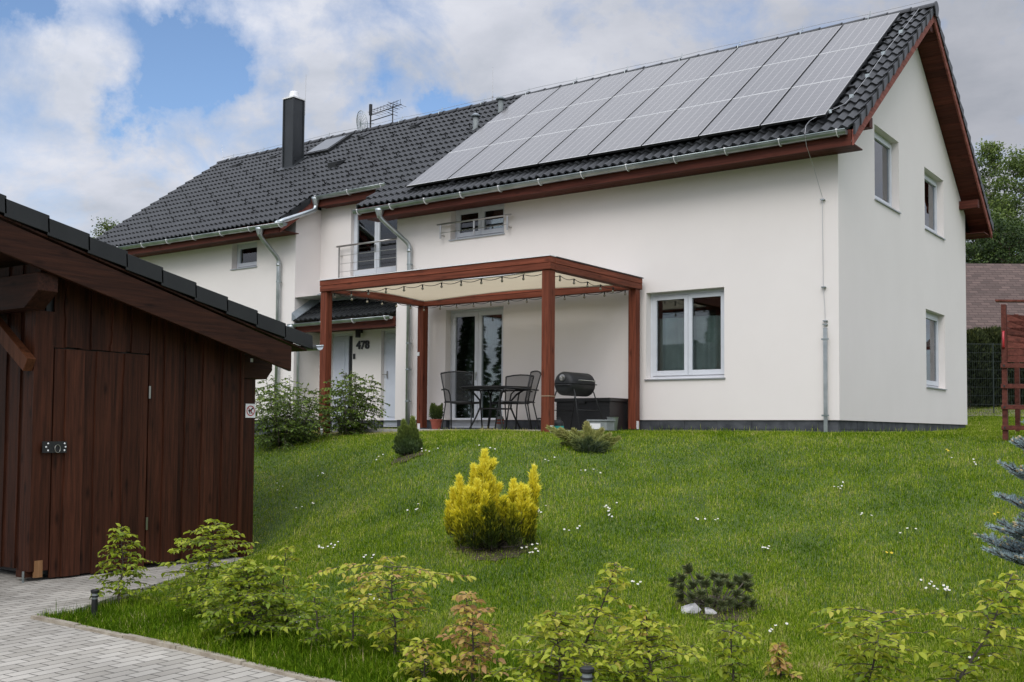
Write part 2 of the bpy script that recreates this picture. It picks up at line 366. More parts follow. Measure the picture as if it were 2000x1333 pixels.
# glass: mirror-like film over a clear pane
def glassmat(name, tint=(.85, .9, .9), boost=.06):
    m, t, b = newmat(name); o = t.nodes['Material Output']; t.nodes.remove(b)
    gl = N(t, 'ShaderNodeBsdfGlossy'); gl.inputs['Roughness'].default_value = .015; gl.inputs[0].default_value = (.9, .92, .95, 1)
    tr = N(t, 'ShaderNodeBsdfTransparent'); tr.inputs[0].default_value = (*tint, 1)
    fr = N(t, 'ShaderNodeFresnel'); fr.inputs[0].default_value = 1.6
    ad = N(t, 'ShaderNodeMath', operation='ADD'); ad.inputs[1].default_value = boost; ad.use_clamp = True; t.links.new(fr.outputs[0], ad.inputs[0])
    mx = N(t, 'ShaderNodeMixShader'); t.links.new(ad.outputs[0], mx.inputs[0]); t.links.new(tr.outputs[0], mx.inputs[1]); t.links.new(gl.outputs[0], mx.inputs[2]); t.links.new(mx.outputs[0], o.inputs[0])
    return m
M['glass'] = glassmat('window_glass', (.72, .78, .76), .03)
M['curtain'] = pm('sheer_curtain', (.20, .215, .215), (.30, .315, .315), 3, .9)
M['curtainw'] = pm('white_curtain', (.50, .52, .53), (.66, .68, .68), 3, .9)
M['curtaind'] = pm('grey_curtain', (.030, .036, .032), (.065, .072, .064), 3, .9)
def meshcloth(name):
    m, t, b = newmat(name); o = t.nodes['Material Output']; b.inputs['Base Color'].default_value = (.02, .021, .023, 1); b.inputs['Roughness'].default_value = .6
    tr = N(t, 'ShaderNodeBsdfTransparent'); mx = N(t, 'ShaderNodeMixShader'); mx.inputs[0].default_value = .56
    t.links.new(tr.outputs[0], mx.inputs[1]); t.links.new(b.outputs[0], mx.inputs[2]); t.links.new(mx.outputs[0], o.inputs[0]); return m
M['meshc'] = meshcloth('woven_metal_mesh')
def panelmat():
    m, t, b = newmat('solar_cells'); c = N(t, 'ShaderNodeTexCoord'); s = N(t, 'ShaderNodeSeparateXYZ'); t.links.new(c.outputs['Object'], s.inputs[0])
    def mth(op, a, bb=None, cc=None):
        n = N(t, 'ShaderNodeMath', operation=op)
        for i, q in enumerate((a, bb, cc)):
            if q is None: continue
            if isinstance(q, (int, float)): n.inputs[i].default_value = q
            else: t.links.new(q, n.inputs[i])
        return n.outputs[0]
    def lines(o, per, wd):      # 1 near multiples of per
        x = mth('FRACT', mth('DIVIDE', o, per)); x = mth('ABSOLUTE', mth('SUBTRACT', x, .5)); return mth('GREATER_THAN', x, .5 - wd / per / 2)
    cell = mth('MAXIMUM', lines(s.outputs[0], .1615, .008), mth('MULTIPLY', lines(s.outputs[1], .1615, .004), .5))
    bus = lines(s.outputs[0], .0323, .003)
    f = mth('ADD', mth('MULTIPLY', cell, .9), mth('MULTIPLY', bus, .35))
    mx = N(t, 'ShaderNodeMix', data_type='RGBA'); t.links.new(f, mx.inputs[0]); mx.inputs[6].default_value = (.066, .062, .060, 1); mx.inputs[7].default_value = (.42, .40, .38, 1)
    t.links.new(mx.outputs[2], b.inputs['Base Color']); b.inputs['Roughness'].default_value = .36; b.inputs['Specular IOR Level'].default_value = .5
    b.inputs['Coat Weight'].default_value = .7; b.inputs['Coat Roughness'].default_value = .16; b.inputs['Coat IOR'].default_value = 1.4
    return m
M['panel'] = panelmat()
M['panelframe'] = pm('silver_panel_frame', (.62, .62, .62), rough=.5)
M['railm'] = pm('black_rail', (.01, .01, .011), rough=.5)
# ================================================================== SETTING: ground, paving, terrace
def axis_pts(lo, hi, a, b, st):
    core = list(np.arange(a, b + 1e-6, st)); o = []
    g = st; x = a
    while x > lo: g *= 1.35; x -= g; o.append(max(x, lo))
    o = o[::-1] + core; g = st; x = core[-1]
    while x < hi: g *= 1.35; x += g; o.append(min(x, hi))
    return np.array(o)
gx = axis_pts(-500, 500, -22, 14, .25); gy = axis_pts(-500, 500, -22, 26, .25)
XX, YY = np.meshgrid(gx, gy, indexing='ij'); ZZ = hgt(XX, YY)
far = np.clip(np.maximum(np.abs(XX + 4), np.abs(YY - 2)) - 40, 0, 400); ZZ = ZZ + far * .012
ni, nj = XX.shape; I = np.arange(ni * nj).reshape(ni, nj)
F = np.stack([I[:-1, :-1], I[1:, :-1], I[1:, 1:], I[:-1, 1:]], -1).reshape(-1, 4)
M['soil'] = pm('lawn_soil', (.040, .070, .009), (.075, .115, .015), 2.2, .95, .5, 40, lo=.3, hi=.7)
ground = np_mesh('ground', np.stack([XX, YY, ZZ], -1).reshape(-1, 3), F4=F, mat=M['soil'], smooth=True)
tag(ground, 'sloping garden lawn that rises from the paving to the white house', kind='structure')
# paving: clinker blocks laid with their length across the drive
PZ = -1.655
def pv(u, v): p = at(u, v, Z=PZ); return (p[0], p[1])
T0 = pv(66, 1208); T1 = pv(350, 1268); T2 = pv(625, 1334); P2 = (-4.0, -7.25)
dv = np.array(T2) - np.array(T1); dv /= np.linalg.norm(dv); T3 = tuple(np.array(T2) + dv * 7)
tongue = [T0, pv(150, 1190), pv(240, 1160), pv(330, 1133), P2]
pav_poly = [T3, (T3[0] + 2, -24), (-24, -24), (-24, -6.9), (-4.5, -6.9), P2] + tongue[-2:0:-1] + [T0, T1, T2]
def paving_mat():
    m, t, b = newmat('paving_blocks'); g = N(t, 'ShaderNodeNewGeometry'); s = N(t, 'ShaderNodeSeparateXYZ'); t.links.new(g.outputs['Position'], s.inputs[0])
    c = N(t, 'ShaderNodeCombineXYZ'); t.links.new(s.outputs[1], c.inputs[0]); t.links.new(s.outputs[0], c.inputs[1])
    rot = N(t, 'ShaderNodeVectorRotate', rotation_type='Z_AXIS'); rot.inputs['Angle'].default_value = rad(3); t.links.new(c.outputs[0], rot.inputs[0])
    br = N(t, 'ShaderNodeTexBrick'); br.offset = .5; br.inputs['Scale'].default_value = 1
    br.inputs['Brick Width'].default_value = .2; br.inputs['Row Height'].default_value = .1; br.inputs['Mortar Size'].default_value = .0042; br.inputs['Mortar Smooth'].default_value = .2
    br.inputs['Color1'].default_value = (.34, .315, .27, 1); br.inputs['Color2'].default_value = (.47, .44, .385, 1); br.inputs['Mortar'].default_value = (.035, .032, .026, 1)
    t.links.new(rot.outputs[0], br.inputs['Vector'])
    n = N(t, 'ShaderNodeTexNoise'); n.inputs['Scale'].default_value = 1.4; n.inputs['Detail'].default_value = 8; t.links.new(g.outputs['Position'], n.inputs['Vector'])
    mr = N(t, 'ShaderNodeMapRange'); mr.inputs[1].default_value = .3; mr.inputs[2].default_value = .7; mr.inputs[3].default_value = .74; mr.inputs[4].default_value = 1.12; t.links.new(n.outputs[0], mr.inputs[0])
    n2 = N(t, 'ShaderNodeTexNoise'); n2.inputs['Scale'].default_value = 160; n2.inputs['Detail'].default_value = 3; t.links.new(g.outputs['Position'], n2.inputs['Vector'])
    mr2 = N(t, 'ShaderNodeMapRange'); mr2.inputs[3].default_value = .82; mr2.inputs[4].default_value = 1.18; t.links.new(n2.outputs[0], mr2.inputs[0])
    mu = N(t, 'ShaderNodeMath', operation='MULTIPLY'); t.links.new(mr.outputs[0], mu.inputs[0]); t.links.new(mr2.outputs[0], mu.inputs[1])
    v = N(t, 'ShaderNodeVectorMath', operation='SCALE'); t.links.new(br.outputs[0], v.inputs[0]); t.links.new(mu.outputs[0], v.inputs['Scale'])
    t.links.new(v.outputs[0], b.inputs['Base Color']); b.inputs['Roughness'].default_value = .8
    inv = N(t, 'ShaderNodeMath', operation='SUBTRACT'); inv.inputs[0].default_value = 1; t.links.new(br.outputs['Fac'], inv.inputs[1])
    ad = N(t, 'ShaderNodeMath', operation='MULTIPLY_ADD'); ad.inputs[1].default_value = .15; t.links.new(n2.outputs[0], ad.inputs[0]); t.links.new(inv.outputs[0], ad.inputs[2])
    bp = N(t, 'ShaderNodeBump'); bp.inputs['Strength'].default_value = .9; bp.inputs['Distance'].default_value = .006; t.links.new(ad.outputs[0], bp.inputs['Height']); t.links.new(bp.outputs[0], b.inputs['Normal'])
    return m
M['pave'] = paving_mat()
from mathutils.geometry import tessellate_polygon
def flat(poly, z, thick, name, mat):
    mb = MB(); P = [Vector((x, y, z)) for x, y in poly]; n = len(P)
    mb.add(P, [tuple(t) for t in tessellate_polygon([P])])
    mb.add([(x, y, z) for x, y in poly] + [(x, y, z - thick) for x, y in poly], [(i, (i + 1) % n, n + (i + 1) % n, n + i) for i in range(n)])
    return mb.build(name, mat)
pav = flat(pav_poly, PZ, .25, 'driveway', M['pave'])
tag(pav, 'pale block paving in front of the shed and along the lawn edge', kind='structure')
ed = MB(); nrm = np.array([dv[1], -dv[0]])
edge_pts = [T0, T1, T2, T3]
for a, b in zip(edge_pts[:-1], edge_pts[1:]):
    L = math.hypot(b[0] - a[0], b[1] - a[1]); k = max(1, int(L / .5))
    for i in range(k):
        q0 = [a[j] + (b[j] - a[j]) * (i + .01) / k for j in (0, 1)]; q1 = [a[j] + (b[j] - a[j]) * (i + .99) / k for j in (0, 1)]
        dz = random.Random(i).uniform(-.003, .006)
        ed.beam((*q0, PZ - .03 + dz), (*q1, PZ - .03 + dz), .055, .1)
M['edge'] = pm('concrete_edging', (.24, .20, .15), (.38, .34, .27), 9, .9, .4, 60)
tag(ed.build('kerb', M['edge']), 'low concrete edging between paving and lawn', kind='structure')
ter = MB()
for i in range(10):
    for j in range(5):
        x0 = -8.1 + i * .502; y0 = -2.38 + j * .485
        ter.box((x0 + .003, y0 + .003, -.34), (x0 + .499, y0 + .482, -.175 + random.Random(i * 7 + j).uniform(-.002, .002)))
tag(ter.build('terrace', M['slab'], bevel=.004), 'grey paved terrace under the pergola', kind='structure')
M['gravel'] = pm('gravel', (.10, .085, .05), (.24, .21, .15), 14, .95, .8, 25)
# a stony bare strip of garden behind the house
gm = MB(); gp = []
for k in range(40):
    a = 2 * math.pi * k / 40; r = 1 + .12 * math.sin(5 * a) + .08 * math.sin(9 * a + 1)
    gp.append((-.1 + 3.4 * r * math.cos(a), 12.6 + 2.3 * r * math.sin(a)))
rings = [[(-.1 + (x + .1) * s, 12.6 + (y - 12.6) * s) for x, y in gp] for s in (1, .75, .5, .25, .02)]
vs_ = []; fs_ = []
for rr in rings:
    for x, y in rr: vs_.append((x, y, float(hgt(x, y)) + .015))
for i in range(4):
    for k in range(40): fs_.append((i * 40 + k, i * 40 + (k + 1) % 40, (i + 1) * 40 + (k + 1) % 40, (i + 1) * 40 + k))
tag(gm.add(vs_, fs_).build('gravel_path', M['gravel'], smooth=True), 'stony bare ground in front of the dark hedge', kind='structure')

# ================================================================== HOUSE
house = thing('house', 'white rendered two-storey house with dark tiled roof and solar panels', 'house', (0, 0, 0))
XL = -18.35; XA = -11.46; XB = -8.61; YR = .715; YW = 7.6
def wall_grid(mb, axis, c, a0, a1, z0, top, holes, reveal, sgn):
    """vertical wall in the plane axis=c from a0 to a1; top(a) its height; holes (a,b,z0,z1) with reveals"""
    P = (lambda a, z, d=0: (a, c + d * sgn, z)) if axis == 'y' else (lambda a, z, d=0: (c + d * sgn, a, z))
    br = sorted(set([a0, a1] + [h for H in holes for h in H[:2]] + ([RY] if axis == 'x' and a0 < RY < a1 else [])))
    for u, v in zip(br[:-1], br[1:]):
        H = sorted([h for h in holes if h[0] <= u + 1e-6 and h[1] >= v - 1e-6], key=lambda h: h[2]); z = z0
        for h in H:
            if h[2] > z + 1e-6: mb.quad(P(u, z), P(v, z), P(v, h[2]), P(u, h[2]))
            z = h[3]
        mb.quad(P(u, z), P(v, z), P(v, top(v)), P(u, top(u)))
    for (a, b, s, t) in holes:
        mb.quad(P(a, s), P(a, t), P(a, t, reveal), P(a, s, reveal)); mb.quad(P(b, s), P(b, t), P(b, t, reveal), P(b, s, reveal))
        mb.quad(P(a, t), P(b, t), P(b, t, reveal), P(a, t, reveal)); mb.quad(P(a, s), P(b, s), P(b, s, reveal), P(a, s, reveal))
W_big = (-3.155, -1.79, .66, 2.06); W_fr = (-7.37, -6.04, -.145, 2.035); W_up = (-7.28, -6.04, 3.34, 3.94); W_sm = (-13.5, -12.67, 3.31, 3.88)
W_b1 = (-10.565, -9.2, 2.97, 4.42); D1 = (-11.14, -10.47, -.13, 1.83); D2 = (-9.66, -8.8, -.13, 1.83)
G1 = (1.71, 3.03, 3.53, 4.73); G2 = (4.60, 5.92, 3.52, 4.64); G3 = (4.61, 5.92, .66, 2.06)
wm = MB(); cst = lambda z: (lambda a: z); roofl = lambda a: rz(a) - .22
wall_grid(wm, 'y', 0, XB, 0, 0, cst(4.2), [W_big, (W_fr[0], W_fr[1], 0, W_fr[3]), W_up], .2, 1)
wall_grid(wm, 'y', 0, XL, XA, 0, cst(4.2), [W_sm], .2, 1)
wall_grid(wm, 'y', YR, XA, XB, 0, cst(4.8), [W_b1, (D1[0], D1[1], 0, D1[3]), (D2[0], D2[1], 0, D2[3])], .14, 1)
wall_grid(wm, 'x', 0, 0, YW, 0, roofl, [G1, G2, G3], .18, -1)
wall_grid(wm, 'x', XL, 0, YW, 0, roofl, [], .18, 1)
wall_grid(wm, 'x', XA, 0, YR, 0, cst(4.5), [], .1, 1); wall_grid(wm, 'x', XB, 0, YR, 0, cst(4.5), [], .1, 1)
wall_grid(wm, 'y', YW, XL, 0, 0, cst(4.2), [], .1, 1)
wm.quad((XL, 0, 2.55), (0, 0, 2.55), (0, YW, 2.55), (XL, YW, 2.55))          # upper floor inside
wm.build('wall', M['render'], house)
pl = MB(); e = .03
for a, b in (((XB + e, e, -2), (W_fr[0], .25, -.001)), ((W_fr[1], e, -2), (-e, .25, -.001)), ((XL + e, e, -2), (XA - e, .25, -.001)),
             ((XA, YR + e, -2), (D1[0], 1, -.001)), ((D1[1], YR + e, -2), (D2[0], 1, -.001)), ((D2[1], YR + e, -2), (XB, 1, -.001)),
             ((-.25, .252, -2), (-e, YW - e, -.0012)), ((XL + e, .25, -2), (XL + .25, YW - e, -.0012)), ((XL + .25, YW - .25, -2), (-.25, YW - e, -.0014)), ((XA - .2, .2, -2), (XA - e, YR, -.0012)), ((XB + e, .2, -2), (XB + .2, YR, -.0012))):
    pl.box(a, b)
for (a, b, y) in ((W_fr[0], W_fr[1], .02), (D1[0], D1[1], YR), (D2[0], D2[1], YR)): pl.box((a, y, -2), (b, y + .25, -.146))
# ---- stone joints on the plinth: thin proud courses
pj = pl; rnd = random.Random(4)
for z in (-.14, -.28, -.42):
    x = XB + .05
    while x < -.3:
        w_ = rnd.uniform(.3, .6)
        if rnd.random() < .8 and not (W_fr[0] - w_ < x < W_fr[1]): pj.box((x, e - rnd.uniform(.004, .012), z + .006), (min(x + w_ - .01, -.05), e + .01, z + .13))
        x += w_
    y = .05
    while y < YW - .6:
        w_ = rnd.uniform(.3, .6)
        pj.box((-e - .01, y, z + .006), (-e + rnd.uniform(.004, .012), y + w_ - .01, z + .13)); y += w_
pj.build('plinth', M['plinth'], house)

# ---- windows
def window(name, axis, c, H, reveal, sgn, sashes=2, curtain=None, handle=True, sillout=.03, sill=True, fw=.05, sw=.065, door=False, cpart=None):
    a0, a1, z0, z1 = H
    def bx(mb, a, b, s, t, d0, d1):
        if axis == 'y': mb.box((a, c + sgn * d0, s), (b, c + sgn * d1, t))
        else: mb.box((c + sgn * d0, a, s), (c + sgn * d1, b, t))
    d = reveal - .055
    f = MB()
    bx(f, a0, a0 + fw, z0, z1, d, d + .07); bx(f, a1 - fw, a1, z0, z1, d, d + .07)
    bx(f, a0 + fw, a1 - fw, z1 - fw, z1, d, d + .07); bx(f, a0 + fw, a1 - fw, z0, z0 + fw, d, d + .07)
    win = f.build(name, M['frame'], house, bevel=.003)
    wd = (a1 - a0 - 2 * fw) / sashes; g = MB()
    for i in range(sashes):
        b0 = a0 + fw + i * wd + .003; b1 = b0 + wd - .006; s0 = z0 + fw + .004; s1 = z1 - fw - .004; q = MB(); lo = sw * (1.7 if door else 1.25)
        dd = d - .018
        bx(q, b0, b0 + sw, s0, s1, dd, dd + .06); bx(q, b1 - sw, b1, s0, s1, dd, dd + .06)
        bx(q, b0 + sw, b1 - sw, s1 - sw, s1, dd, dd + .06); bx(q, b0 + sw, b1 - sw, s0, s0 + lo, dd, dd + .06)
        q.build('sash', M['frame'], win, bevel=.003)
        bx(g, b0 + sw - .004, b1 - sw + .004, s0 + lo - .004, s1 - sw + .004, dd + .03, dd + .034)
    g.build('pane', M['glass'], win)
    if handle:
        h = MB(); am = a0 + fw + wd * (1 if sashes > 1 else .93) - .035; zm = (z0 + z1) / 2 - (.1 if door else 0)
        bx(h, am - .012, am + .012, zm - .035, zm + .035, d - .03, d - .018); bx(h, am - .009, am + .009, zm - .12, zm - .0, d - .05, d - .035); bx(h, am - .008, am + .008, zm - .012, zm + .01, d - .045, d - .02)
        if door: h.build('handle', M['steel'], win)
    if sill:
        s = MB(); bx(s, a0 - .02, a1 + .02, z0 - .022, z0 - .004, -sillout, d - .001)
        s.build('sill', M['sill'], win)
    if curtain:
        cm = MB(); n = int((a1 - a0) / .012); dep = reveal + .12
        for (f0, f1, zt) in (cpart or [(0, 1, z1)]):
            pts = []
            for k in range(int(n * f0), int(n * f1) + 1):
                a = a0 + (a1 - a0) * k / n; ph = k * .55 + math.sin(k * .13) * 2
                dd = dep + .025 * math.sin(ph) + .012 * math.sin(ph * .37 + 1)
                pts.append((a, dd))
            o = len(cm.v)
            for a, dd in pts:
                for z in (z0 + .02, zt): cm.v.append((a, c + sgn * dd, z) if axis == 'y' else (c + sgn * dd, a, z))
            for k in range(len(pts) - 1): cm.f.append((o + 2 * k, o + 2 * k + 2, o + 2 * k + 3, o + 2 * k + 1)); cm.m.append(0)
        cm.build('curtain', M[curtain], win, smooth=True)
    return win
window('window', 'y', 0, W_big, .2, 1, 2, 'curtainw', cpart=[(.03, .98, W_big[3] - .40)])
window('window', 'y', 0, W_up, .2, 1, 2, 'curtaind', cpart=[(.0, .12, 3.9)])
window('window', 'y', 0, W_sm, .2, 1, 1, 'curtain', cpart=[(.3, .9, 3.6)])
window('french_door', 'y', 0, W_fr, .2, 1, 2, 'curtaind', sill=False, door=True, sw=.075)
window('french_door', 'y', YR, W_b1, .14, 1, 2, 'curtaind', sill=False, door=True, cpart=[(0, .35, 4.3), (.6, 1, 4.3)])
window('window', 'x', 0, G1, .18, -1, 1, 'curtain'); window('window', 'x', 0, G2, .18, -1, 1, 'curtain'); window('window', 'x', 0, G3, .18, -1, 1, 'curtaind')
for i, (H, strip) in enumerate(((D1, True), (D2, False))):
    f = MB(); a, b, z0, z1 = H; y = YR + .09
    f.box((a, y, z0), (a + .06, y + .07, z1)); f.box((b - .06, y, z0), (b, y + .07, z1)); f.box((a + .06, y, z1 - .06), (b - .06, y + .07, z1)); f.box((a + .06, y, z0), (b - .06, y + .07, z0 + .03))
    dr = f.build('front_door', M['frame'], house, bevel=.003)
    l = MB(); r_ = b - .06 - (.13 if strip else .003)
    l.box((a + .063, y - .012, z0 + .034), (r_, y + .05, z1 - .065)); l.build('door_leaf', M['doorw'], dr, bevel=.004)
    l = MB(); l.box((a + .16, y - .024, z0 + .2), (r_ - .1, y - .013, z1 - .17)); l.build('door_panel', M['doorw'], dr, bevel=.006)
    if strip:
        l = MB(); l.box((r_ + .002, y + .01, z0 + .034), (b - .062, y + .03, z1 - .065)); l.build('glass_strip', M['black'], dr)
    l = MB(); hx = (r_ - .05 if strip else a + .12); l.box((hx - .012, y - .04, .85), (hx + .012, y - .025, 1.0)); l.tube([(hx, y - .06, .93), (hx - .1, y - .06, .93)], .009); l.tube([(hx, y - .03, .93), (hx, y - .06, .93)], .009)
    l.build('handle', M['steel'], dr)

# ---- roof tiles
def tile_field(mb, x0, x1, sa, sb, per=.1485, npr=8, course=.331, side=-1, amp=.044):
    """double-roll tiles; s measured up the slope from the eave at EY"""
    c = math.cos(math.atan(RS)); sn = math.sin(math.atan(RS)); y_e = RY + side * (RY - EY)
    n = max(2, int((x1 - x0) / per * npr)); xs = np.linspace(x0, x1, n + 1)
    ph = ((xs - .4) / per) % 1; prof = amp * (.5 + .5 * np.cos(2 * math.pi * ph))
    k = 0; s = 0; rows = []
    while s < sb - 1e-6:
        s2 = min(s + course, sb); a = max(s, sa)
        if s2 > sa + 1e-6:
            f0 = (a - s) / course; f1 = (s2 - s) / course
            lift = lambda f: .030 * (1 - f)
            z0 = prof + lift(f0); z1 = prof + lift(f1) - .002
            for (ss, off) in ((a, z0 - .030), (a, z0), (s2 + .004, z1)):
                yy = y_e - side * (ss * c) + side * off * sn; 
                zz = rz(EY) + ss * sn + off * c - .03
                rows.append(np.stack([xs, np.full_like(xs, 0) + yy, np.full_like(xs, 0) + zz], -1))
        s = s2; k += 1
    m = len(xs); o = len(mb.v)
    for r in rows: mb.v += [tuple(p) for p in r.tolist()]
    for i in range(0, len(rows), 3):
        for j in (0, 1):
            q = o + (i + j) * m
            for t in range(m - 1): mb.f.append((q + t, q + t + 1, q + m + t + 1, q + m + t)); mb.m.append(0)
SL = (RY - EY) * math.hypot(1, RS)
rt = MB(); SREC = (.36 - EY) * math.hypot(1, RS)
tile_field(rt, -18.78, -11.33, 0, SL); tile_field(rt, -11.33, -9.17, SREC, SL); tile_field(rt, -9.17, .40, 0, SL)
tile_field(rt, -18.78, .40, 0, SL, side=1, npr=4)
roof = rt.build('roof', M['tile'], house)
# ridge and verge tiles
rid = MB(); c0 = -18.80
def ridge_tile():
    mb = MB(); n = 10
    for (x, r) in ((0, .105), (.40, .118), (.425, .128), (.43, .112)):
        for k in range(n + 1):
            a = math.pi * (k / n) ; mb.v.append((x, -math.cos(a) * r, math.sin(a) * r * .85))
    for i in range(3):
        for k in range(n): q = i * (n + 1) + k; mb.f.append((q, q + 1, q + n + 2, q + n + 1)); mb.m.append(0)
    return mb
rtile = ridge_tile().build('ridge_tile', M['tile'], None, smooth=False)
def place_child(src, parent, loc, rot=None):
    c = src.copy(); sc.collection.objects.link(c); c.parent = parent; pl_ = world_loc(parent); c.location = [loc[i] - pl_[i] for i in range(3)]
    if rot is not None: c.rotation_euler = rot
    _loc[c.as_pointer()] = tuple(loc); return c
nr = 47
for i in range(nr):
    x = -18.80 + i * 19.22 / nr
    if i == 0: rtile.parent = roof; rtile.location = (x, RY, RZ - .045)
    else: place_child(rtile, roof, (x, RY, RZ - .045))
m_ = MB(); m_.prism([(0, -math.cos(a) * .125, math.sin(a) * .115) for a in np.linspace(0, math.pi, 12)] + [(0, .06, -.16), (0, -.06, -.16)], (.02, 0, 0)); cp = m_.build('ridge_end', M['tile'], None); cp.parent = roof; cp.location = (.43, RY, RZ - .045)
cth, sth = math.cos(math.atan(RS)), math.sin(math.atan(RS))
def verge_tile(side, ln=.331, dep=.115):
    """top roll plus side flap; local: x outwards, origin at lower tile edge"""
    mb = MB(); dy = -side * ln * cth; dz = ln * sth; L = .048
    a = (0, 0, L); b = (0, dy, dz + .004)
    # flap outline in the verge plane, with thickness
    poly = [(0.0, 0 - 0, L), (0.0, dy, dz + .008), (0, dy, dz - dep + .022), (0, 0, -dep)]
    V_ = []
    for (x_, k_) in ((0, 0), (1, 0)):
        for i_, p_ in enumerate(poly): V_.append((x_ * (.030 if i_ in (0, 3) else .014), p_[1], p_[2]))
    mb.add(V_, [(3, 2, 1, 0), (4, 5, 6, 7), (0, 1, 5, 4), (1, 2, 6, 5), (2, 3, 7, 6), (3, 0, 4, 7)])
    mb.prism([(-.07, 0, L - .02), (.012, 0, L - .002), (.012, 0, L - .03), (-.07, 0, L - .045)], (0, dy, dz - L + .006))
    return mb
for side in (-1, 1):
    for (xv, s0) in ((.40, 0), (-18.79, 0)):
        base = None
        k = 0
        while k * .331 < SL - .2:
            s = k * .331; y = RY + side * (RY - EY) - side * s * cth; z = rz(EY) + s * sth - .005
            if base is None:
                base = verge_tile(side).build('verge_tile', M['tile'], None); _ = base
                base.parent = roof; base.location = (xv, y, z)
                if xv < -1: base.scale = (-1, 1, 1)
            else:
                c = place_child(base, roof, (xv, y, z)); c.scale = base.scale
            k += 1
for xv, sx in ((-11.33, 1), (-9.17, -1)):
    base = None
    for k in range(3):
        s = k * .331; y = EY + s * cth; z = rz(EY) + s * sth - .005
        if base is None: base = verge_tile(-1, dep=.12).build('verge_tile', M['tile'], None); base.parent = roof; base.location = (xv, y, z); base.scale = (sx, 1, 1)
        else: c = place_child(base, roof, (xv, y, z)); c.scale = base.scale
# snow hooks
hk = MB(); hk.box((-.012, -.06, .0), (.012, .0, .008)); hk.box((-.012, -.068, .0), (.012, -.06, .075)); hk.box((-.05, -.068, .05), (.05, -.062, .068))
hook = hk.build('snow_guard', M['black'], None); first = True; cnt = 0
for r_i, s in enumerate(np.arange(.75, SL - .3, .331)):
    for x in np.arange(-18.2 + (r_i % 4) * .45, -8.4, 1.8):
        if s < SREC + .2 and -11.5 < x < -9: continue
        y = EY + s * cth; p = (x, y - .03, rz(EY) + s * sth + .03); cnt += 1
        if cnt > 90: break
        if first: hook.parent = roof; hook.location = p; hook.rotation_euler = (math.atan(RS), 0, 0); first = False
        else: place_child(hook, roof, p, (math.atan(RS), 0, 0))
# soffit boards and eave boxes, purlins, barge boards, fascias
so = MB(); dz_ = .20
for side in (-1, 1):
    ye = RY + side * (RY - EY + .0)
    for (x0, x1) in ((0.0, .37), (-18.72, XL)):
        nb = 34
        for k in range(nb):
            y0 = RY + side * (RY - EY) * k / nb; y1 = RY + side * (RY - EY) * (k + .94) / nb
            a, b = min(y0, y1), max(y0, y1)
            so.add([(x0, y0, rz(y0) - dz_), (x1, y0, rz(y0) - dz_), (x1, y1, rz(y1) - dz_), (x0, y1, rz(y1) - dz_),
                    (x0, y0, rz(y0) - dz_ + .02), (x1, y0, rz(y0) - dz_ + .02), (x1, y1, rz(y1) - dz_ + .02), (x0, y1, rz(y1) - dz_ + .02)],
                   [(0, 1, 2, 3), (4, 7, 6, 5), (0, 4, 5, 1), (3, 2, 6, 7), (0, 3, 7, 4), (1, 5, 6, 2)])
zs_ = 3.87
def eavebox(x0, x1, y0, y1, z):
    for k in range(4):
        a = y0 + (y1 - y0) * k / 4; b = y0 + (y1 - y0) * (k + .95) / 4
        so.box((x0, a, z), (x1, b, z + .018))
eavebox(XB - .5, .36, EY + .06, -.0, zs_); eavebox(-18.72, XA + .1, EY + .06, -.0, zs_); eavebox(-18.72, .36, YW, 2 * RY - EY - .06, zs_); eavebox(-11.3, -9.2, .42, YR, 4.52)
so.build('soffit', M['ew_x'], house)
und = MB()                                                       # underlay closing the roof
for side in (-1, 1):
    for (x0, x1, ya) in (((-18.74, -11.36, EY), (-11.36, -9.14, .40), (-9.14, .36, EY)) if side < 0 else ((-18.74, .36, EY),)):
        y0 = RY + side * (RY - ya - .02)
        und.quad((x0, y0, rz(y0) - .10), (x1, y0, rz(y0) - .10), (x1, RY, rz(RY) - .10), (x0, RY, rz(RY) - .10))
und.build('underlay', M['black'], roof)
pu = MB()
for (y, z) in ((.42, 4.30), (7.18, 4.30), (RY, RZ - .44)):
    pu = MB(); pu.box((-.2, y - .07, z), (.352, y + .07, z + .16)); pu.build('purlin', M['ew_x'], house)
def barge(x0, x1, side, y_lo, y_hi=RY, top=.055, dep=.215):
    mb = MB(); yl = RY + side * (RY - y_lo)
    pts = [(x0, yl, rz(yl) - top), (x0, RY, RZ - top), (x0, RY, RZ - top - dep), (x0, yl, rz(yl) - top - dep)]
    if y_hi != RY: yh = y_hi; pts[1] = (x0, yh, rz(yh) - top); pts[2] = (x0, yh, rz(yh) - top - dep)
    mb.prism(pts, (x1 - x0, 0, 0)); mb.build('barge_board', M['ew_y'], house, bevel=.006)
barge(.37, .40, -1, EY + .02, dep=.225); barge(.37, .40, 1, EY - .02, dep=.2); barge(-18.78, -18.74, -1, EY + .02); barge(-18.78, -18.74, 1, EY - .02)
barge(-11.365, -11.335, -1, EY + .02, .5); barge(-9.165, -9.135, -1, EY + .02, .5)
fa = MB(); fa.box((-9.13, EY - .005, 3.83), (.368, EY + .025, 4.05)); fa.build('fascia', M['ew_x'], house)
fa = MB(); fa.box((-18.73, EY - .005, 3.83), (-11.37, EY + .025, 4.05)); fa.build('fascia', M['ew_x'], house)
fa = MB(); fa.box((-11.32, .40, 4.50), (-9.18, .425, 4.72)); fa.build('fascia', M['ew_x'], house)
fa = MB(); fa.box((-18.73, 2 * RY - EY - .025, 3.85), (.368, 2 * RY - EY + .005, 4.05)); fa.build('fascia', M['ew_x'], house)
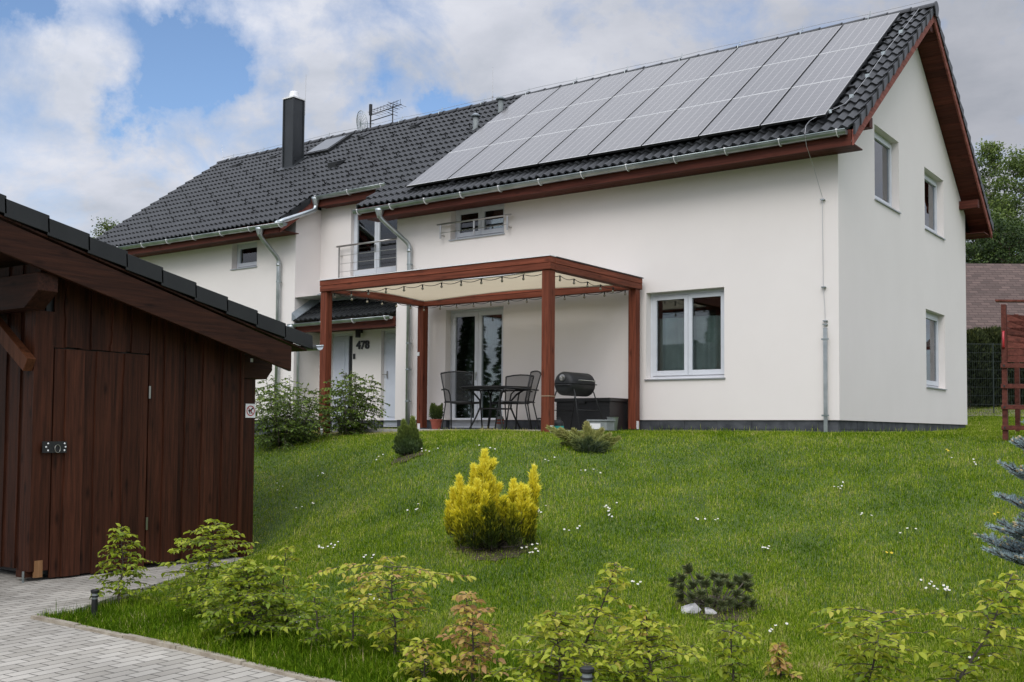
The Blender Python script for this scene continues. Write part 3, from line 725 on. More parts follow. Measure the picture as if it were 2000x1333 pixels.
# gutters: half-round channel with rolled front bead and brackets
def gutter(x0, x1, y, z0, z1, r=.068, name='gutter'):
    mb = MB(); n = 10; zf = lambda x: z0 + (z1 - z0) * (x - x0) / (x1 - x0)
    for (x, rr) in ((x0, r), (x1, r), (x1, r - .004), (x0, r - .004)):
        for k in range(n + 1):
            a = math.pi + math.pi * k / n; mb.v.append((x, y + rr * math.cos(a), zf(x) + rr * math.sin(a)))
    for i in range(3):
        if i == 1: continue
        for k in range(n): q = i * (n + 1) + k; mb.f.append((q, q + 1, q + n + 2, q + n + 1)); mb.m.append(0)
    for x in (x0, x1):
        o = len(mb.v); mb.v += [(x, y + r * math.cos(math.pi + math.pi * k / n), zf(x) + r * math.sin(math.pi + math.pi * k / n)) for k in range(n + 1)]; mb.f.append(tuple(range(o, o + n + 1))); mb.m.append(0)
    mb.tube([(x0, y - r, zf(x0)), (x1, y - r, zf(x1))], .009, 8)
    g = mb.build(name, M['zinc'], house, smooth=True)
    k = max(2, int((x1 - x0) / .85)); b0 = None
    for i in range(k + 1):
        x = x0 + .12 + (x1 - x0 - .24) * i / k
        if b0 is None:
            b = MB(); pts = [(0, (r + .006) * math.cos(a), (r + .006) * math.sin(a)) for a in np.linspace(math.pi * .95, 2.05 * math.pi, 12)]
            for p, q in zip(pts[:-1], pts[1:]): b.beam(p, q, .028, .004, (1, 0, 0))
            b.box((-.014, -r - .014, -.004), (.014, -r + .02, .016)); b0 = b.build('gutter_bracket', M['whitem'], None); b0.parent = g; b0.location = (x, y, zf(x)) if False else [x - world_loc(g)[0], y - world_loc(g)[1], zf(x) - world_loc(g)[2]]
        else: place_child(b0, g, (x, y, zf(x)))
    return g
gutter(-9.16, .33, EY - .075, 3.99, 4.035); gutter(-18.74, -11.12, EY - .075, 4.03, 3.985); gutter(-11.30, -9.2, .33, 4.69, 4.71)
def downpipe(pts, r=.044, hop=None, clamps=()):
    mb = MB()
    P = [np.array(p, float) for p in pts]; S = [P[0]]
    for i in range(1, len(P) - 1):                                # rounded bends
        a = P[i] + (P[i - 1] - P[i]) / np.linalg.norm(P[i - 1] - P[i]) * .09; b = P[i] + (P[i + 1] - P[i]) / np.linalg.norm(P[i + 1] - P[i]) * .09
        for t in (0, .25, .5, .75, 1): S.append((1 - t) ** 2 * a + 2 * t * (1 - t) * P[i] + t * t * b)
    S.append(P[-1]); mb.tube(S, r, 16)
    if hop is not None: h = np.array(hop, float); mb.lathe(h - np.array([0, 0, .17]), [(r, 0), (r + .006, .03), (.085, .13), (.09, .17)], 16)
    for i in (len(S) - 2,): mb.tube([S[i], S[i] + (S[i + 1] - S[i]) / np.linalg.norm(S[i + 1] - S[i]) * .06], r + .006, 16)
    d = mb.build('downpipe', M['zinc_new'], house, smooth=True)
    for (z,) in [(c,) for c in clamps]:
        b = MB(); x, y = P[-1][0], P[-1][1]; b.tube([(x, y, z - .012), (x, y, z + .012)], r + .008, 14); b.box((x - .008, y, z - .008), (x + .008, y + .09, z + .008)); b.box((x + r, y - .01, z - .01), (x + r + .03, y + .01, z + .01))
        b.build('pipe_clamp', M['zinc'], d)
    return d
yg = EY - .075
downpipe([(-8.51, yg, 3.92), (-8.51, yg, 3.80), (-8.21, -.085, 3.33), (-8.21, -.085, -.35)], hop=(-8.51, yg, 3.96), clamps=(2.95, 1.45, .95, .35))
downpipe([(-11.88, yg, 3.92), (-11.88, yg, 3.80), (-11.875, -.085, 3.38), (-11.875, -.085, -.6)], hop=(-11.88, yg, 3.96), clamps=(2.9, 1.2))
downpipe([(-11.23, .33, 4.62), (-11.23, .33, 4.42), (-11.23, -.60, 4.03), (-11.35, yg, 4.0)], r=.05, hop=(-11.23, .33, 4.68))
# tighter: the recess pipe runs out along the left verge into the left gutter
# entrance canopy between the two wings
ca = MB(); CZ0, CZ1, CY0 = 2.03, 2.53, -.06
def canopy_tiles(mb):
    xs = np.linspace(XA + .03, XB - .01, int((XB - XA) / .1485 * 8)); ph = ((xs - .4) / .1485) % 1; prof = .030 * (np.clip(.5 + .62 * np.cos(2 * math.pi * ph), 0, 1) ** .9)
    L = math.hypot(YR - CY0, CZ1 - CZ0); c, s = (YR - CY0) / L, (CZ1 - CZ0) / L; nC = 3
    for k in range(nC):
        R_ = []
        for (t, off) in ((k / nC, prof + .034 - .03), (k / nC, prof + .034), ((k + 1) / nC, prof)):
            R_.append(np.stack([xs, CY0 + t * L * c - off * s, CZ0 + t * L * s + off * c], -1))
        o = len(mb.v); m = len(xs)
        for r in R_: mb.v += [tuple(p) for p in r.tolist()]
        for j in (0, 1):
            for t in range(m - 1): q = o + j * m + t; mb.f.append((q, q + 1, q + m + 1, q + m)); mb.m.append(0)
canopy_tiles(ca); can = ca.build('porch_roof', M['tile'], house)
fl = MB(); fl.box((XA + .14, YR - .17, CZ1 - .035), (XB, YR - .004, CZ1 + .045)); fl.box((XA + .14, YR - .022, CZ1 + .046), (XB, YR - .003, CZ1 + .16))
fl.prism([(XA + .003, CY0 - .02, CZ0 + .02), (XA + .15, CY0 - .02, CZ0 + .055), (XA + .15, CY0 - .02, CZ0 + .075), (XA + .003, CY0 - .02, CZ0 + .19)], (0, YR - CY0 + .01, CZ1 - CZ0)); fl.build('flashing', M['lead'], can)
pb = MB(); pb.box((XA + .01, CY0 + .02, 1.80), (XB - .01, CY0 + .07, 1.99)); pb.box((XA + .01, CY0 + .075, 1.86), (XB - .01, YR - .01, 1.885)); pb.build('porch_beam', M['ew_x'], can)
gutter(XA + .0, XB - .01, CY0 - .075, 1.965, 1.985, .055)
downpipe([(XA + .07, CY0 - .08, 1.92), (XA + .07, CY0 - .08, 1.80), (XA + .06, .06, 1.62), (XA + .06, .08, -.4)], r=.03, hop=(XA + .07, CY0 - .08, 1.95))
# house number, lamp, bell
cu = bpy.data.curves.new('txt', 'FONT'); cu.body = '478'; cu.size = .235; cu.extrude = .012; cu.offset = .006; cu.space_character = 1.06
to = bpy.data.objects.new('txt', cu); sc.collection.objects.link(to); bpy.context.view_layer.update()
me = bpy.data.meshes.new_from_object(to.evaluated_get(bpy.context.evaluated_depsgraph_get())); bpy.data.objects.remove(to); me.materials.clear(); me.materials.append(M['black'])
hn = link('house_number', me, house, (-10.345, YR - .016, 1.475)); hn.rotation_euler = (rad(90), 0, 0)
lm = MB(); lm.box((-10.30, YR - .02, 1.80), (-10.18, YR, 1.92)); lm.box((-10.24, YR - .16, 1.84), (-10.20, YR - .02, 1.90)); lm.lathe((-10.19, YR - .13, 1.70), [(.052, 0), (.055, .01), (.055, .19), (.045, .2)], 16)
lm.build('wall_lamp', M['black'], house)
bl = MB(); bl.box((-10.44, YR - .022, 1.27), (-10.38, YR, 1.38)); bl.build('door_bell', M['black'], house, bevel=.006)
# juliet balcony rails
def rail(x0, x1, y, ztop, zl, posts, yw, r=.02, wires=4, zb=None):
    mb = MB(); mb.tube([(x0, y, ztop), (x1, y, ztop)], r, 12)
    rl = mb.build('balcony_rail', M['steel'], house, smooth=True)
    for x in posts:
        b = MB(); b.box((x - .018, y - .006, zb), (x + .018, y + .006, ztop - .01))
        if x in (posts[0], posts[-1]):
            for z in (ztop - .2, zb + .06): b.tube([(x, y, z), (x, yw, z)], .009, 8)
        b.build('rail_post', M['steel'], rl)
    for z in zl: b = MB(); b.tube([(posts[0], y - .01, z), (posts[-1], y - .01, z)], .0055, 6); b.build('rail_bar', M['steel'], rl)
rail(-10.87, -9.10, YR - .1, 3.645, [3.44, 3.27, 3.10, 2.94, 2.80], [-10.80, -9.17], YR, zb=2.72)
rail(-7.50, -5.80, -.12, 3.625, [3.46], [-7.42, -6.63, -5.88], 0, zb=3.36, r=.017)
# lightning conductor
A_w = lambda u, v: at(u, v, Y=-.05)
wr = MB(); pts = [onroof(u, v, .10) for (u, v) in ((1795, 17), (1762, 60), (1728, 102), (1697, 146), (1666, 186), (1650, 203), (1623, 216), (1603, 224), (1582, 236))]
pts += [at(1574, 246, Y=EY - .12), at(1572, 262, Y=EY - .16), at(1575, 285, Y=EY - .1), at(1590, 330, Y=-.25), A_w(1606, 385), A_w(1607, 480), A_w(1608, 560), A_w(1611, 600), A_w(1612, 640)]
wr.tube(pts, .0038, 6)
wr.tube([(x, RY, RZ + .12 + .01 * math.sin(x * 3)) for x in np.linspace(-18.7, .35, 40)], .004, 6)
lw = wr.build('lightning_wire', M['wirem'], house)
wh = MB()
for i in (1, 2, 3, 4, 6): wh = MB(); p = pts[i]; wh.box(p - .012 - np.array([.04, 0, .03]), p + .012); wh.build('wire_holder', M['zinc'], lw)
for x in np.arange(-18.2, .3, 1.25): wh = MB(); wh.tube([(x, RY - .13, RZ - .03), (x, RY - .125, RZ + .02), (x, RY - .05, RZ + .065), (x, RY, RZ + .08), (x, RY, RZ + .16)], .007, 6); wh.build('wire_holder', M['zinc'], lw)
for (u, v) in ((1606, 390), (1608, 561), (1611, 627), (1611, 634)): wh = MB(); p = A_w(u, v); wh.box(p + np.array([-.03, -.012, -.008]), p + np.array([.03, .05, .008])); wh.build('wire_holder', M['zinc'], lw)
lp = MB(); q = at(1612, 641, Y=-.07); lp.box((q[0] - .027, -.085, -.5), (q[0] + .027, -.055, q[2])); lr = lp.build('cable_cover', M['zinc_new'], house)
lp = MB()
for v in (663, 812): z = at(1612, v, Y=-.07)[2]; lp.box((q[0] - .055, -.095, z - .012), (q[0] + .055, -.086, z + .012)); lp.box((q[0] - .01, -.055, z - .01), (q[0] + .01, .0, z + .01))
lp.build('clip', M['zinc'], lr)
# chimney, roof lights, vents, antennas
c1 = np.array([-14.30, 2.45]); hw = .165; ch = MB(); ch.box((c1[0] - hw, c1[1] - hw, 5.8), (c1[0] + hw, c1[1] + hw, 7.86)); chim = ch.build('chimney', M['chim'], house, bevel=.006)
t = MB(); t.box((c1[0] - hw - .03, c1[1] - hw - .03, 7.861), (c1[0] + hw + .03, c1[1] + hw + .03, 7.895)); t.lathe((c1[0], c1[1], 7.896), [(.135, 0), (.13, .02), (.105, .15), (.09, .17), (.04, .175)], 24); t.build('chimney_cap', M['whitem'], chim)
t = MB()
for sx in (-1, 1):
    for sy in (-1, 1): t.box((c1[0] + sx * (hw + .004) - .018, c1[1] + sy * (hw + .004) - .018, 5.9), (c1[0] + sx * (hw + .004) + .018, c1[1] + sy * (hw + .004) + .018, 7.85))
t.build('corner_trim', M['chim'], chim)
t = MB(); yb = c1[1] - hw - .12; t.prism([(c1[0] - hw - .12, yb, rz(yb) + .02), (c1[0] + hw + .12, yb, rz(yb) + .02), (c1[0] + hw + .12, c1[1] + .4, rz(c1[1] + .4) + .05), (c1[0] - hw - .12, c1[1] + .4, rz(c1[1] + .4) + .05)], (0, -.01, .02)); t.build('apron', M['chim'], chim)
t = MB(); t.tube([(c1[0] + hw + .02, c1[1] + .2, 7.5), (c1[0] + hw + .03, c1[1] + .2, 8.52)], .006, 6); t.build('lightning_rod', M['wirem'], chim)
def on_slope(name, x0, x1, y0, y1, h, mat, parent=None):
    mb = MB(); P = [np.array([x, y, rz(y)]) for x, y in ((x0, y0), (x1, y0), (x1, y1), (x0, y1))]
    mb.prism([p + RN * .0 for p in P], RN * h); return mb.build(name, mat, parent or house, bevel=.005)
sk = on_slope('roof_window', -14.22 - .02, -13.62 + .25, 2.75, 3.55, .09, M['blackm'])
M['skyglass'] = pm('roof_window_glass', (.06, .065, .07), rough=.10, spec=.6)
g_ = MB(); P = [np.array([x, y, rz(y)]) + RN * .092 for x, y in ((-14.17, 2.82), (-13.44, 2.82), (-13.44, 3.48), (-14.17, 3.48))]; g_.prism(P, RN * .006); g_.build('glass', M['skyglass'], sk)
vb = onroof(655, 326); m_b = MB(); m_b.prism([(vb[0] - .14, vb[1] - .1, rz(vb[1] - .1) + .02), (vb[0] - .14, vb[1] - .12, rz(vb[1] - .1) + .15), (vb[0] - .14, vb[1] + .22, rz(vb[1] + .2) + .06)], (.30, 0, 0)); m_b.build('roof_vent', M['tile_matt'], house, bevel=.006)
for (u, v) in ((463, 325), (537, 308), (710, 270), (812, 248)):
    p = onroof(u, v); t = MB(); t.prism([(p[0] - .1, p[1] - .1, rz(p[1] - .1) + .02), (p[0] - .1, p[1] - .1, rz(p[1] - .1) + .09), (p[0] - .1, p[1] + .15, rz(p[1] + .15) + .045)], (.2, 0, 0)); t.build('vent_tile', M['tile_matt'], house)
for (u, v, uT, vT) in ((978, 219, 979, 190), (929, 252, 929, 223)):
    p = onroof(u, v); top = at(uT, vT, Y=p[1])[2]; t = MB(); t.lathe((p[0], p[1], p[2] - .2), [(.075, 0), (.075, .16), (.058, .24), (.058, top - p[2] + .13)], 18); vp = t.build('vent_pipe', M['greyp'], house, smooth=True)
    t = MB(); t.lathe((p[0], p[1], top - .06), [(.06, 0), (.105, .0), (.11, .02), (.03, .075), (.0, .08)], 18); t.build('cowl', M['lead'], vp)
p = np.array([-9.25, RY + .05, RZ]); t = MB(); t.tube([p, p + [0, 0, .85]], [.008, .003], 6); t.box(p + [-.015, -.015, .05], p + [.015, .015, .10]); t.box(p + [-.015, -.015, .14], p + [.015, .015, .18]); t.build('lightning_rod', M['wirem'], house)
p = np.array([-18.6, RY, RZ]); t = MB(); t.tube([p, p + [-.12, 0, .5]], [.007, .003], 6); t.build('lightning_rod', M['wirem'], house)
# satellite dish (perforated, seen edge-on) and aerial on one mast
mast = np.array([-13.25, RY + .25, 0]); t = MB(); t.tube([(mast[0], mast[1], 6.9), (mast[0], mast[1], 7.95)], .022, 10)
t.tube([(mast[0] - .02, mast[1], 7.55), (mast[0] + .75, mast[1], 7.60)], .012, 8); t.tube([(mast[0] + .75, mast[1], 7.3), (mast[0] + .75, mast[1], 7.82)], .014, 8)
an = t.build('antenna_mast', M['blackm'], house)
def dish(c, nrm_, r):
    mb = MB(); nv = np.array(nrm_, float); nv /= np.linalg.norm(nv); x = np.cross(nv, [0, 0, 1]); x /= np.linalg.norm(x); y = np.cross(nv, x)
    for i in range(1, 6):
        rr = r * i / 5; pts = [c + nv * (rr * rr * .45) + rr * (x * math.cos(a) * .8 + y * math.sin(a)) for a in np.linspace(0, 2 * math.pi, 25)]; mb.tube(pts, .009 if i == 5 else .004, 5, cap=False)
    for a in np.linspace(0, 2 * math.pi, 19)[:-1]: mb.tube([c + nv * ((r * f) ** 2 * .45) + r * f * (x * math.cos(a) * .8 + y * math.sin(a)) for f in (0, .5, 1)], .004, 5)
    mb.tube([c, c + nv * .4], .01, 6); return mb
dish(np.array([mast[0] - .30, mast[1] - .05, 7.52]), (.30, .95, .2), .33).build('grid_dish', M['zinc'], an)
t = MB(); b0 = np.array([mast[0] + .2, mast[1], 7.72]); dirr = np.array([.75, .1, .12])
t.tube([b0 - dirr * .2, b0 + dirr], .010, 6); t.tube([b0 - dirr * .2 + [0, 0, .12], b0 + dirr * .9 + [0, 0, .12]], .006, 6)
for f in np.linspace(-.1, .95, 9): pcen = b0 + dirr * f; t.tube([pcen - [.0, .22, 0], pcen + [.0, .22, 0]], .005, 5); t.tube([pcen - [0, 0, .02], pcen + [0, .0, .14]], .005, 5)
for zz_ in (-.12, -.04, .05, .14): t.tube([b0 + [.55, -.18, zz_], b0 + [.55, .18, zz_]], .006, 5)
t.build('tv_aerial', M['blackm'], an)
t = MB(); t.box((mast[0] - .03, mast[1] - .03, 7.70), (mast[0] + .03, mast[1] + .03, 7.98)); t.build('receiver', M['black'], an)
# solar panels: 8 columns by 3 rows
PX0, PX1, PY0, PY1 = -8.13, -.06, -.24, 3.50; th = math.atan(RS); pw = (PX1 - PX0) / 8; plh = (PY1 - PY0) / 3 / cth
fr_ = MB(); fr_.box((0, 0, -.036), (pw - .02, plh - .014, -.002)); sp = fr_.build('solar_panel', M['blackm'], None)
gl = MB(); gl.box((.012, .016, -.0018), (pw - .032, plh - .030, .001)); gls = gl.build('cell_glass', M['panel'], None)
ff = MB(); ff.box((.004, .000, -.0017), (pw - .024, .0135, .0026)); ffs = ff.build('panel_edge', M['panelframe'], None)
ff = MB(); ff.box((.004, plh - .0275, -.0017), (pw - .024, plh - .0145, .0026)); ffs2 = ff.build('panel_edge', M['panelframe'], None)
gls.parent = sp; ffs.parent = sp; ffs2.parent = sp; first = True
for i in range(8):
    for j in range(3):
        y = PY0 + j * (PY1 - PY0) / 3; loc = np.array([PX0 + i * pw + .01, y, rz(y)]) + RN * .115
        if first: sp.parent = house; sp.location = loc; sp.rotation_euler = (th, 0, 0); first = False
        else:
            c = place_child(sp, house, loc, (th, 0, 0))
            for s in (gls, ffs, ffs2): k_ = s.copy(); sc.collection.objects.link(k_); k_.parent = c
rl = MB()
for j in range(3):
    for f in (.22, .78):
        y = PY0 + (j + f) * (PY1 - PY0) / 3; p0 = np.array([PX0 - .05, y, rz(y)]) + RN * .06; rl.beam(p0, p0 + [PX1 - PX0 + .14, 0, 0], .035, .035, RN)
rl.build('mounting_rail', M['railm'], house)

# ================================================================== PERGOLA
perg = thing('pergola', 'red brown timber pergola with shade sail over the terrace', 'pergola', (-5.5, -1.45, -.2))
for (x, y) in ((-7.80, -2.76), (-3.32, -2.76), (-3.32, -.30), (-7.80, -.30)):
    m = MB(); m.box((x, y, float(hgt(x, y)) - .05 if y < -2 else -.15), (x + .14, y + .14, 2.098)); po = m.build('post', M['pw_z'], perg, bevel=.008)
    m = MB(); z0 = -.24 if y < -2 else -.149
    if (x, y) == (-7.80, -2.76): m.box((x + .05, y - .006, z0 - .04), (x + .11, y - .001, z0 + .10)); m.box((x + .04, y - .02, z0 - .05), (x + .10, y - .006, z0 - .02))
    elif x < -5: m.box((x + .03, y - .006, -.175), (x + .09, y - .001, -.07))
    else: m.box((x + .141, y + .03, z0), (x + .146, y + .10, z0 + .13))
    m.build('post_base', M['whitem'], po)
def two(name, a, b, mat, ax):
    """beam made of two stacked timbers"""
    m = MB(); (x0, y0, z0), (x1, y1, z1) = a, b; zm = z0 + (z1 - z0) * .52
    m.box((x0, y0, z0), (x1, y1, zm - .002))
    e_ = .004
    m.box((x0 - (e_ if ax == 'y' else 0), y0 - (e_ if ax == 'x' else 0), zm + .002), (x1 + (e_ if ax == 'y' else 0), y1, z1))
    return m.build(name, mat, perg, bevel=.006)
two('beam', (-7.80, -2.78, 2.10), (-3.16, -2.66, 2.285), M['pw_x'], 'x')
two('beam', (-7.80, -.28, 2.10), (-3.30, -.16, 2.275), M['pw_x'], 'x')
two('beam', (-3.298, -2.655, 2.10), (-3.162, -.12, 2.280), M['pw_y'], 'y')
two('beam', (-7.798, -2.655, 2.10), (-7.662, -.285, 2.280), M['pw_y'], 'y')
m = MB(); m.box((-7.81, -2.80, 2.287), (-3.15, -2.64, 2.299)); m.box((-7.81, -.29, 2.281), (-3.29, -.14, 2.289)); m.build('cap_flashing', M['whitem'], perg)
m = MB(); m.box((-3.31, -2.638, 2.283), (-3.148, -.10, 2.297)); m.box((-7.812, -2.638, 2.283), (-7.65, -.295, 2.297)); m.build('cap_flashing', M['chim'], perg)
sa = MB(); n = 24
for i in range(n + 1):
    for j in range(n + 1):
        a, b = i / n, j / n
        cx = .22 * math.sin(math.pi * b); cy = .10 * math.sin(math.pi * a)
        x = -7.55 + cx * (1 - 2 * a) * .6 + a * 4.12; y = -2.50 + b * 2.12 + cy * (1 - 2 * b)
        sa.v.append((x, y, 2.20 - .085 * math.sin(math.pi * a) * math.sin(math.pi * b) - .05 * (1 - b) + .02 * math.sin(6 * a + 5 * b)))
sa.f = [(i * (n + 1) + j, (i + 1) * (n + 1) + j, (i + 1) * (n + 1) + j + 1, i * (n + 1) + j + 1) for i in range(n) for j in range(n)]; sa.m = [0] * len(sa.f)
sail = sa.build('shade_sail', M['sail'], perg, smooth=True)
hm = MB()
for f in (lambda k: k * (n + 1), lambda k: k * (n + 1) + n, lambda k: k, lambda k: n * (n + 1) + k): hm.tube([sa.v[f(k)] for k in range(n + 1)], .014, 6)
hm.build('hem', M['whitem'], sail)
m = MB(); m.box((-7.80, -.312, 1.18), (-7.74, -.301, 1.25)); m.build('socket', M['whitem'], perg, bevel=.004)
m = MB(); m.add(*(lambda q: (q.v, q.f))(MB().box((-3.326, -2.766, .30), (-3.174, -2.614, .31)))); m.build('rope', M['sail'], perg)
# string of bulbs under the beams
sl = thing('string_lights', 'string of small round bulbs hanging along the pergola beams', 'string lights', (-5.5, -1.45, 2.1))
path = [(-7.62, -2.61), (-3.36, -2.61), (-3.36, -.33), (-7.62, -.33), (-7.62, -2.58)]
pts = []; bp_ = []
for (a, b) in zip(path[:-1], path[1:]):
    L = math.hypot(b[0] - a[0], b[1] - a[1]); k = int(L / .36)
    for i in range(k * 6):
        t = i / (k * 6); sag = .035 * math.sin(math.pi * ((t * k) % 1)); p = (a[0] + (b[0] - a[0]) * t, a[1] + (b[1] - a[1]) * t, 2.085 - sag)
        pts.append(p)
        if i % 6 == 0: bp_.append(p)
m = MB(); m.tube(pts, .005, 6); m.build('cable', M['black'], sl)
m = MB(); m.lathe((0, 0, -.045), [(.010, 0), (.012, .045), (.006, .05)], 8); m.cur = 1; m.lathe((0, 0, -.085), [(.004, 0), (.018, .012), (.021, .024), (.012, .04)], 8)
M['bulb'] = pm('clear_bulb', (.30, .27, .20), rough=.15, spec=.8)
bulb = m.build('bulb', [M['black'], M['bulb']], None, smooth=True)
for i, p in enumerate(bp_):
    if i == 0: bulb.parent = sl; bulb.location = [p[k] - world_loc(sl)[k] for k in range(3)]
    else: place_child(bulb, sl, p)

# ================================================================== TERRACE FURNITURE
TZ = -.175
def chair(loc, ang, label, src=None):
    root = thing('patio_chair', label, 'chair', loc, 'black mesh chairs around the terrace table')
    root.rotation_euler = (0, 0, ang)
    if src is not None:
        for ch in src.children: c = ch.copy(); sc.collection.objects.link(c); c.parent = root
        return root
    def part(mb, name, mat, smooth=True):
        ob = mb.build(name, mat, None, smooth=smooth); ob.parent = root; return ob
    # local: seat faces -y, back at +y
    for sx in (-1, 1):
        m = MB(); m.tube([(sx * .22, .20, .43), (sx * .235, .24, .62), (sx * .27, .31, .90)], .011, 8); m.tube([(sx * .22, .20, .43), (sx * .245, .30, .0)], .011, 8); part(m, 'back_leg', M['blackm'])
        m = MB(); m.tube([(sx * .27, -.28, .0), (sx * .255, -.22, .40), (sx * .27, -.19, .58), (sx * .275, -.12, .645), (sx * .28, .05, .66), (sx * .262, .275, .64)], .012, 8); part(m, 'front_leg_and_armrest', M['blackm'])
    m = MB(); m.tube([(-.27, .31, .90), (-.14, .33, .925), (0, .335, .932), (.14, .33, .925), (.27, .31, .90)], .011, 8); m.tube([(-.22, .205, .45), (.22, .205, .45)], .009, 8); part(m, 'back_frame', M['blackm'])
    m = MB(); k = 8
    for i in range(k + 1):
        t = i / k; wd = .22 + .048 * t; y = .205 + .035 * min(1, t * 2) + .085 * max(0, t - .3) / .7 ; z = .45 + .47 * t
        for j in range(7): a = -1 + 2 * j / 6; m.v.append((a * wd, y + .03 * (1 - a * a) * (.4 + .6 * t) * .6, z + (.018 * (1 - a * a) if i == k else 0)))
    m.f = [(i * 7 + j, i * 7 + j + 1, i * 7 + j + 8, i * 7 + j + 7) for i in range(k) for j in range(6)]; m.m = [0] * len(m.f); part(m, 'backrest', M['meshc'])
    m = MB(); m.add([(-.23, .2, .43), (.23, .2, .43), (.245, -.2, .445), (-.245, -.2, .445), (-.23, .2, .445), (.23, .2, .445), (.245, -.2, .46), (-.245, -.2, .46)], [(0, 1, 2, 3), (4, 7, 6, 5), (0, 4, 5, 1), (1, 5, 6, 2), (2, 6, 7, 3), (3, 7, 4, 0)])
    part(m, 'seat', M['blackm'], False)
    m = MB(); m.tube([(-.25, -.21, .44), (-.12, -.235, .43), (.12, -.235, .43), (.25, -.21, .44)], .012, 8); m.tube([(-.24, .22, .44), (.24, .22, .44)], .009, 8); part(m, 'seat_frame', M['blackm'])
    return root
q = at(899, 838, Y=-1.75)
ch0 = chair((-5.72, -1.55, TZ), rad(202), 'black mesh chair with its back to the lawn, leftmost at the round table')
ch1 = chair((-5.25, -.85, TZ), rad(6), 'black mesh chair behind the table in front of the white wall', ch0)
ch2 = chair((-4.70, -1.42, TZ), rad(-72), 'black mesh chair right of the table, nearest the middle pergola post', ch0)
tb = thing('patio_table', 'round dark glass terrace table among the black mesh chairs', 'table', (-5.22, -1.30, TZ))
m = MB(); m.lathe((-5.22, -1.30, TZ + .675), [(.575, 0), (.59, .006), (.59, .016), (.575, .02)], 48); m.build('tabletop', M['blackm'], tb, smooth=False)
m = MB(); m.tube([(-5.22 + .53 * math.cos(a), -1.30 + .53 * math.sin(a), TZ + .655) for a in np.linspace(0, 2 * math.pi, 33)], .014, 6); m.build('table_ring', M['blackm'], tb, smooth=True)
for a in (45, 135, 225, 315):
    a = rad(a + 8); c, s = math.cos(a), math.sin(a); m = MB()
    m.tube([(-5.22 + c * r, -1.30 + s * r, TZ + z) for r, z in ((.44, 0), (.34, .18), (.26, .36), (.27, .48), (.36, .58), (.48, .655))], .015, 8); m.build('leg', M['blackm'], tb, smooth=True)
m = MB(); m.tube([(-5.22 + .27 * math.cos(a), -1.30 + .27 * math.sin(a), TZ + .34) for a in np.linspace(0, 2 * math.pi, 25)], .010, 6); m.build('brace_ring', M['blackm'], tb, smooth=True)
m = MB(); m.lathe((-5.25, -1.15, TZ + .696), [(.06, 0), (.08, .012), (.085, .02), (.07, .018), (.05, .006)], 20); o_ = m.build('ashtray', M['greyp'], None, smooth=True, origin=(-5.25, -1.15, TZ + .696)); tag(o_, 'small pale dish lying on the round dark terrace table', 'dish')
# barrel grill
gr = thing('barrel_grill', 'black barrel barbecue on thin legs behind the middle pergola post', 'barbecue', (-3.72, -1.50, TZ))
gc = np.array([-3.62, -1.40, TZ + .705]); ux = np.array([-.03, -.9995, 0.])      # barrel axis, vented end towards the lawn
def half(up, name):
    m = MB(); n = 20; prof = [(-.34, .0), (-.34, .10), (-.325, .155), (-.29, .178), (.29, .178), (.325, .155), (.34, .10), (.34, 0)]
    sx = np.array([ux[1], -ux[0], 0])
    for (h, r) in prof:
        for k in range(n + 1):
            a = math.pi * k / n; m.v.append(gc + ux * h + sx * r * math.cos(a) + np.array([0, 0, 1]) * r * math.sin(a) * (1 if up else -1) + np.array([0, 0, .004 if up else -.004]))
    m.f = [(i * (n + 1) + k, i * (n + 1) + k + 1, (i + 1) * (n + 1) + k + 1, (i + 1) * (n + 1) + k) for i in range(len(prof) - 1) for k in range(n)]; m.m = [0] * len(m.f)
    for s_ in (-1, 1): m.tube([gc + ux * -.33 + sx * s_ * .180, gc + ux * .33 + sx * s_ * .180], .008, 6)
    return m.build(name, M['blackm'], gr, smooth=True)
half(True, 'lid'); half(False, 'fire_bowl')
m = MB(); m.lathe(gc + ux * .338 + [0, 0, .085], [(.052, 0), (.052, .012), (.036, .014), (.036, .006)], 24, ux); vent = m.build('air_vent', M['steel'], gr)
m = MB()
for a in (30, 150, 270):
    v_ = np.array([ux[1], -ux[0], 0]) * math.cos(rad(a)) + np.array([0, 0, 1]) * math.sin(rad(a)); m.tube([gc + ux * .353 + [0, 0, .085] + v_ * .0, gc + ux * .353 + [0, 0, .085] + v_ * .036], .007, 6)
m.build('vent_spokes', M['steel'], vent)
m = MB(); sx = np.array([ux[1], -ux[0], 0]); m.tube([gc + sx * -.2 + ux * -.2 + [0, 0, .05], gc + sx * -.235 + ux * -.2 + [0, 0, .05], gc + sx * -.235 + ux * .2 + [0, 0, .05], gc + sx * -.2 + ux * .2 + [0, 0, .05]], .008, 6); m.build('handle', M['steel'], gr)
for s_ in (-1, 1):
    h = gc + ux * s_ * .26; f = -1 * (gc[2] - TZ)
    for q_ in (-1, 1):
        m = MB(); m.tube([h + sx * q_ * .14 + [0, 0, -.06], h + sx * q_ * .17 + [0, 0, -.12], h + sx * q_ * .33 + ux * s_ * .10 + [0, 0, f]], .010, 8); m.build('leg', M['blackm'], gr, smooth=True)
m = MB(); m.tube([gc + ux * .36 + sx * -.16 + [0, 0, -.03], gc + ux * .37 + sx * -.10 + [0, 0, -.02], gc + ux * .37 + sx * .10 + [0, 0, -.02], gc + ux * .36 + sx * .16 + [0, 0, -.03]], .009, 6); m.build('side_rail', M['blackm'], gr, smooth=True)
m = MB()
for q_ in (-1, 1): m.tube([gc + sx * q_ * .25 + ux * -.28 + [0, 0, -.40], gc + sx * q_ * .25 + ux * .28 + [0, 0, -.40]], .008, 6)
m.build('lower_rail', M['blackm'], gr, smooth=True)
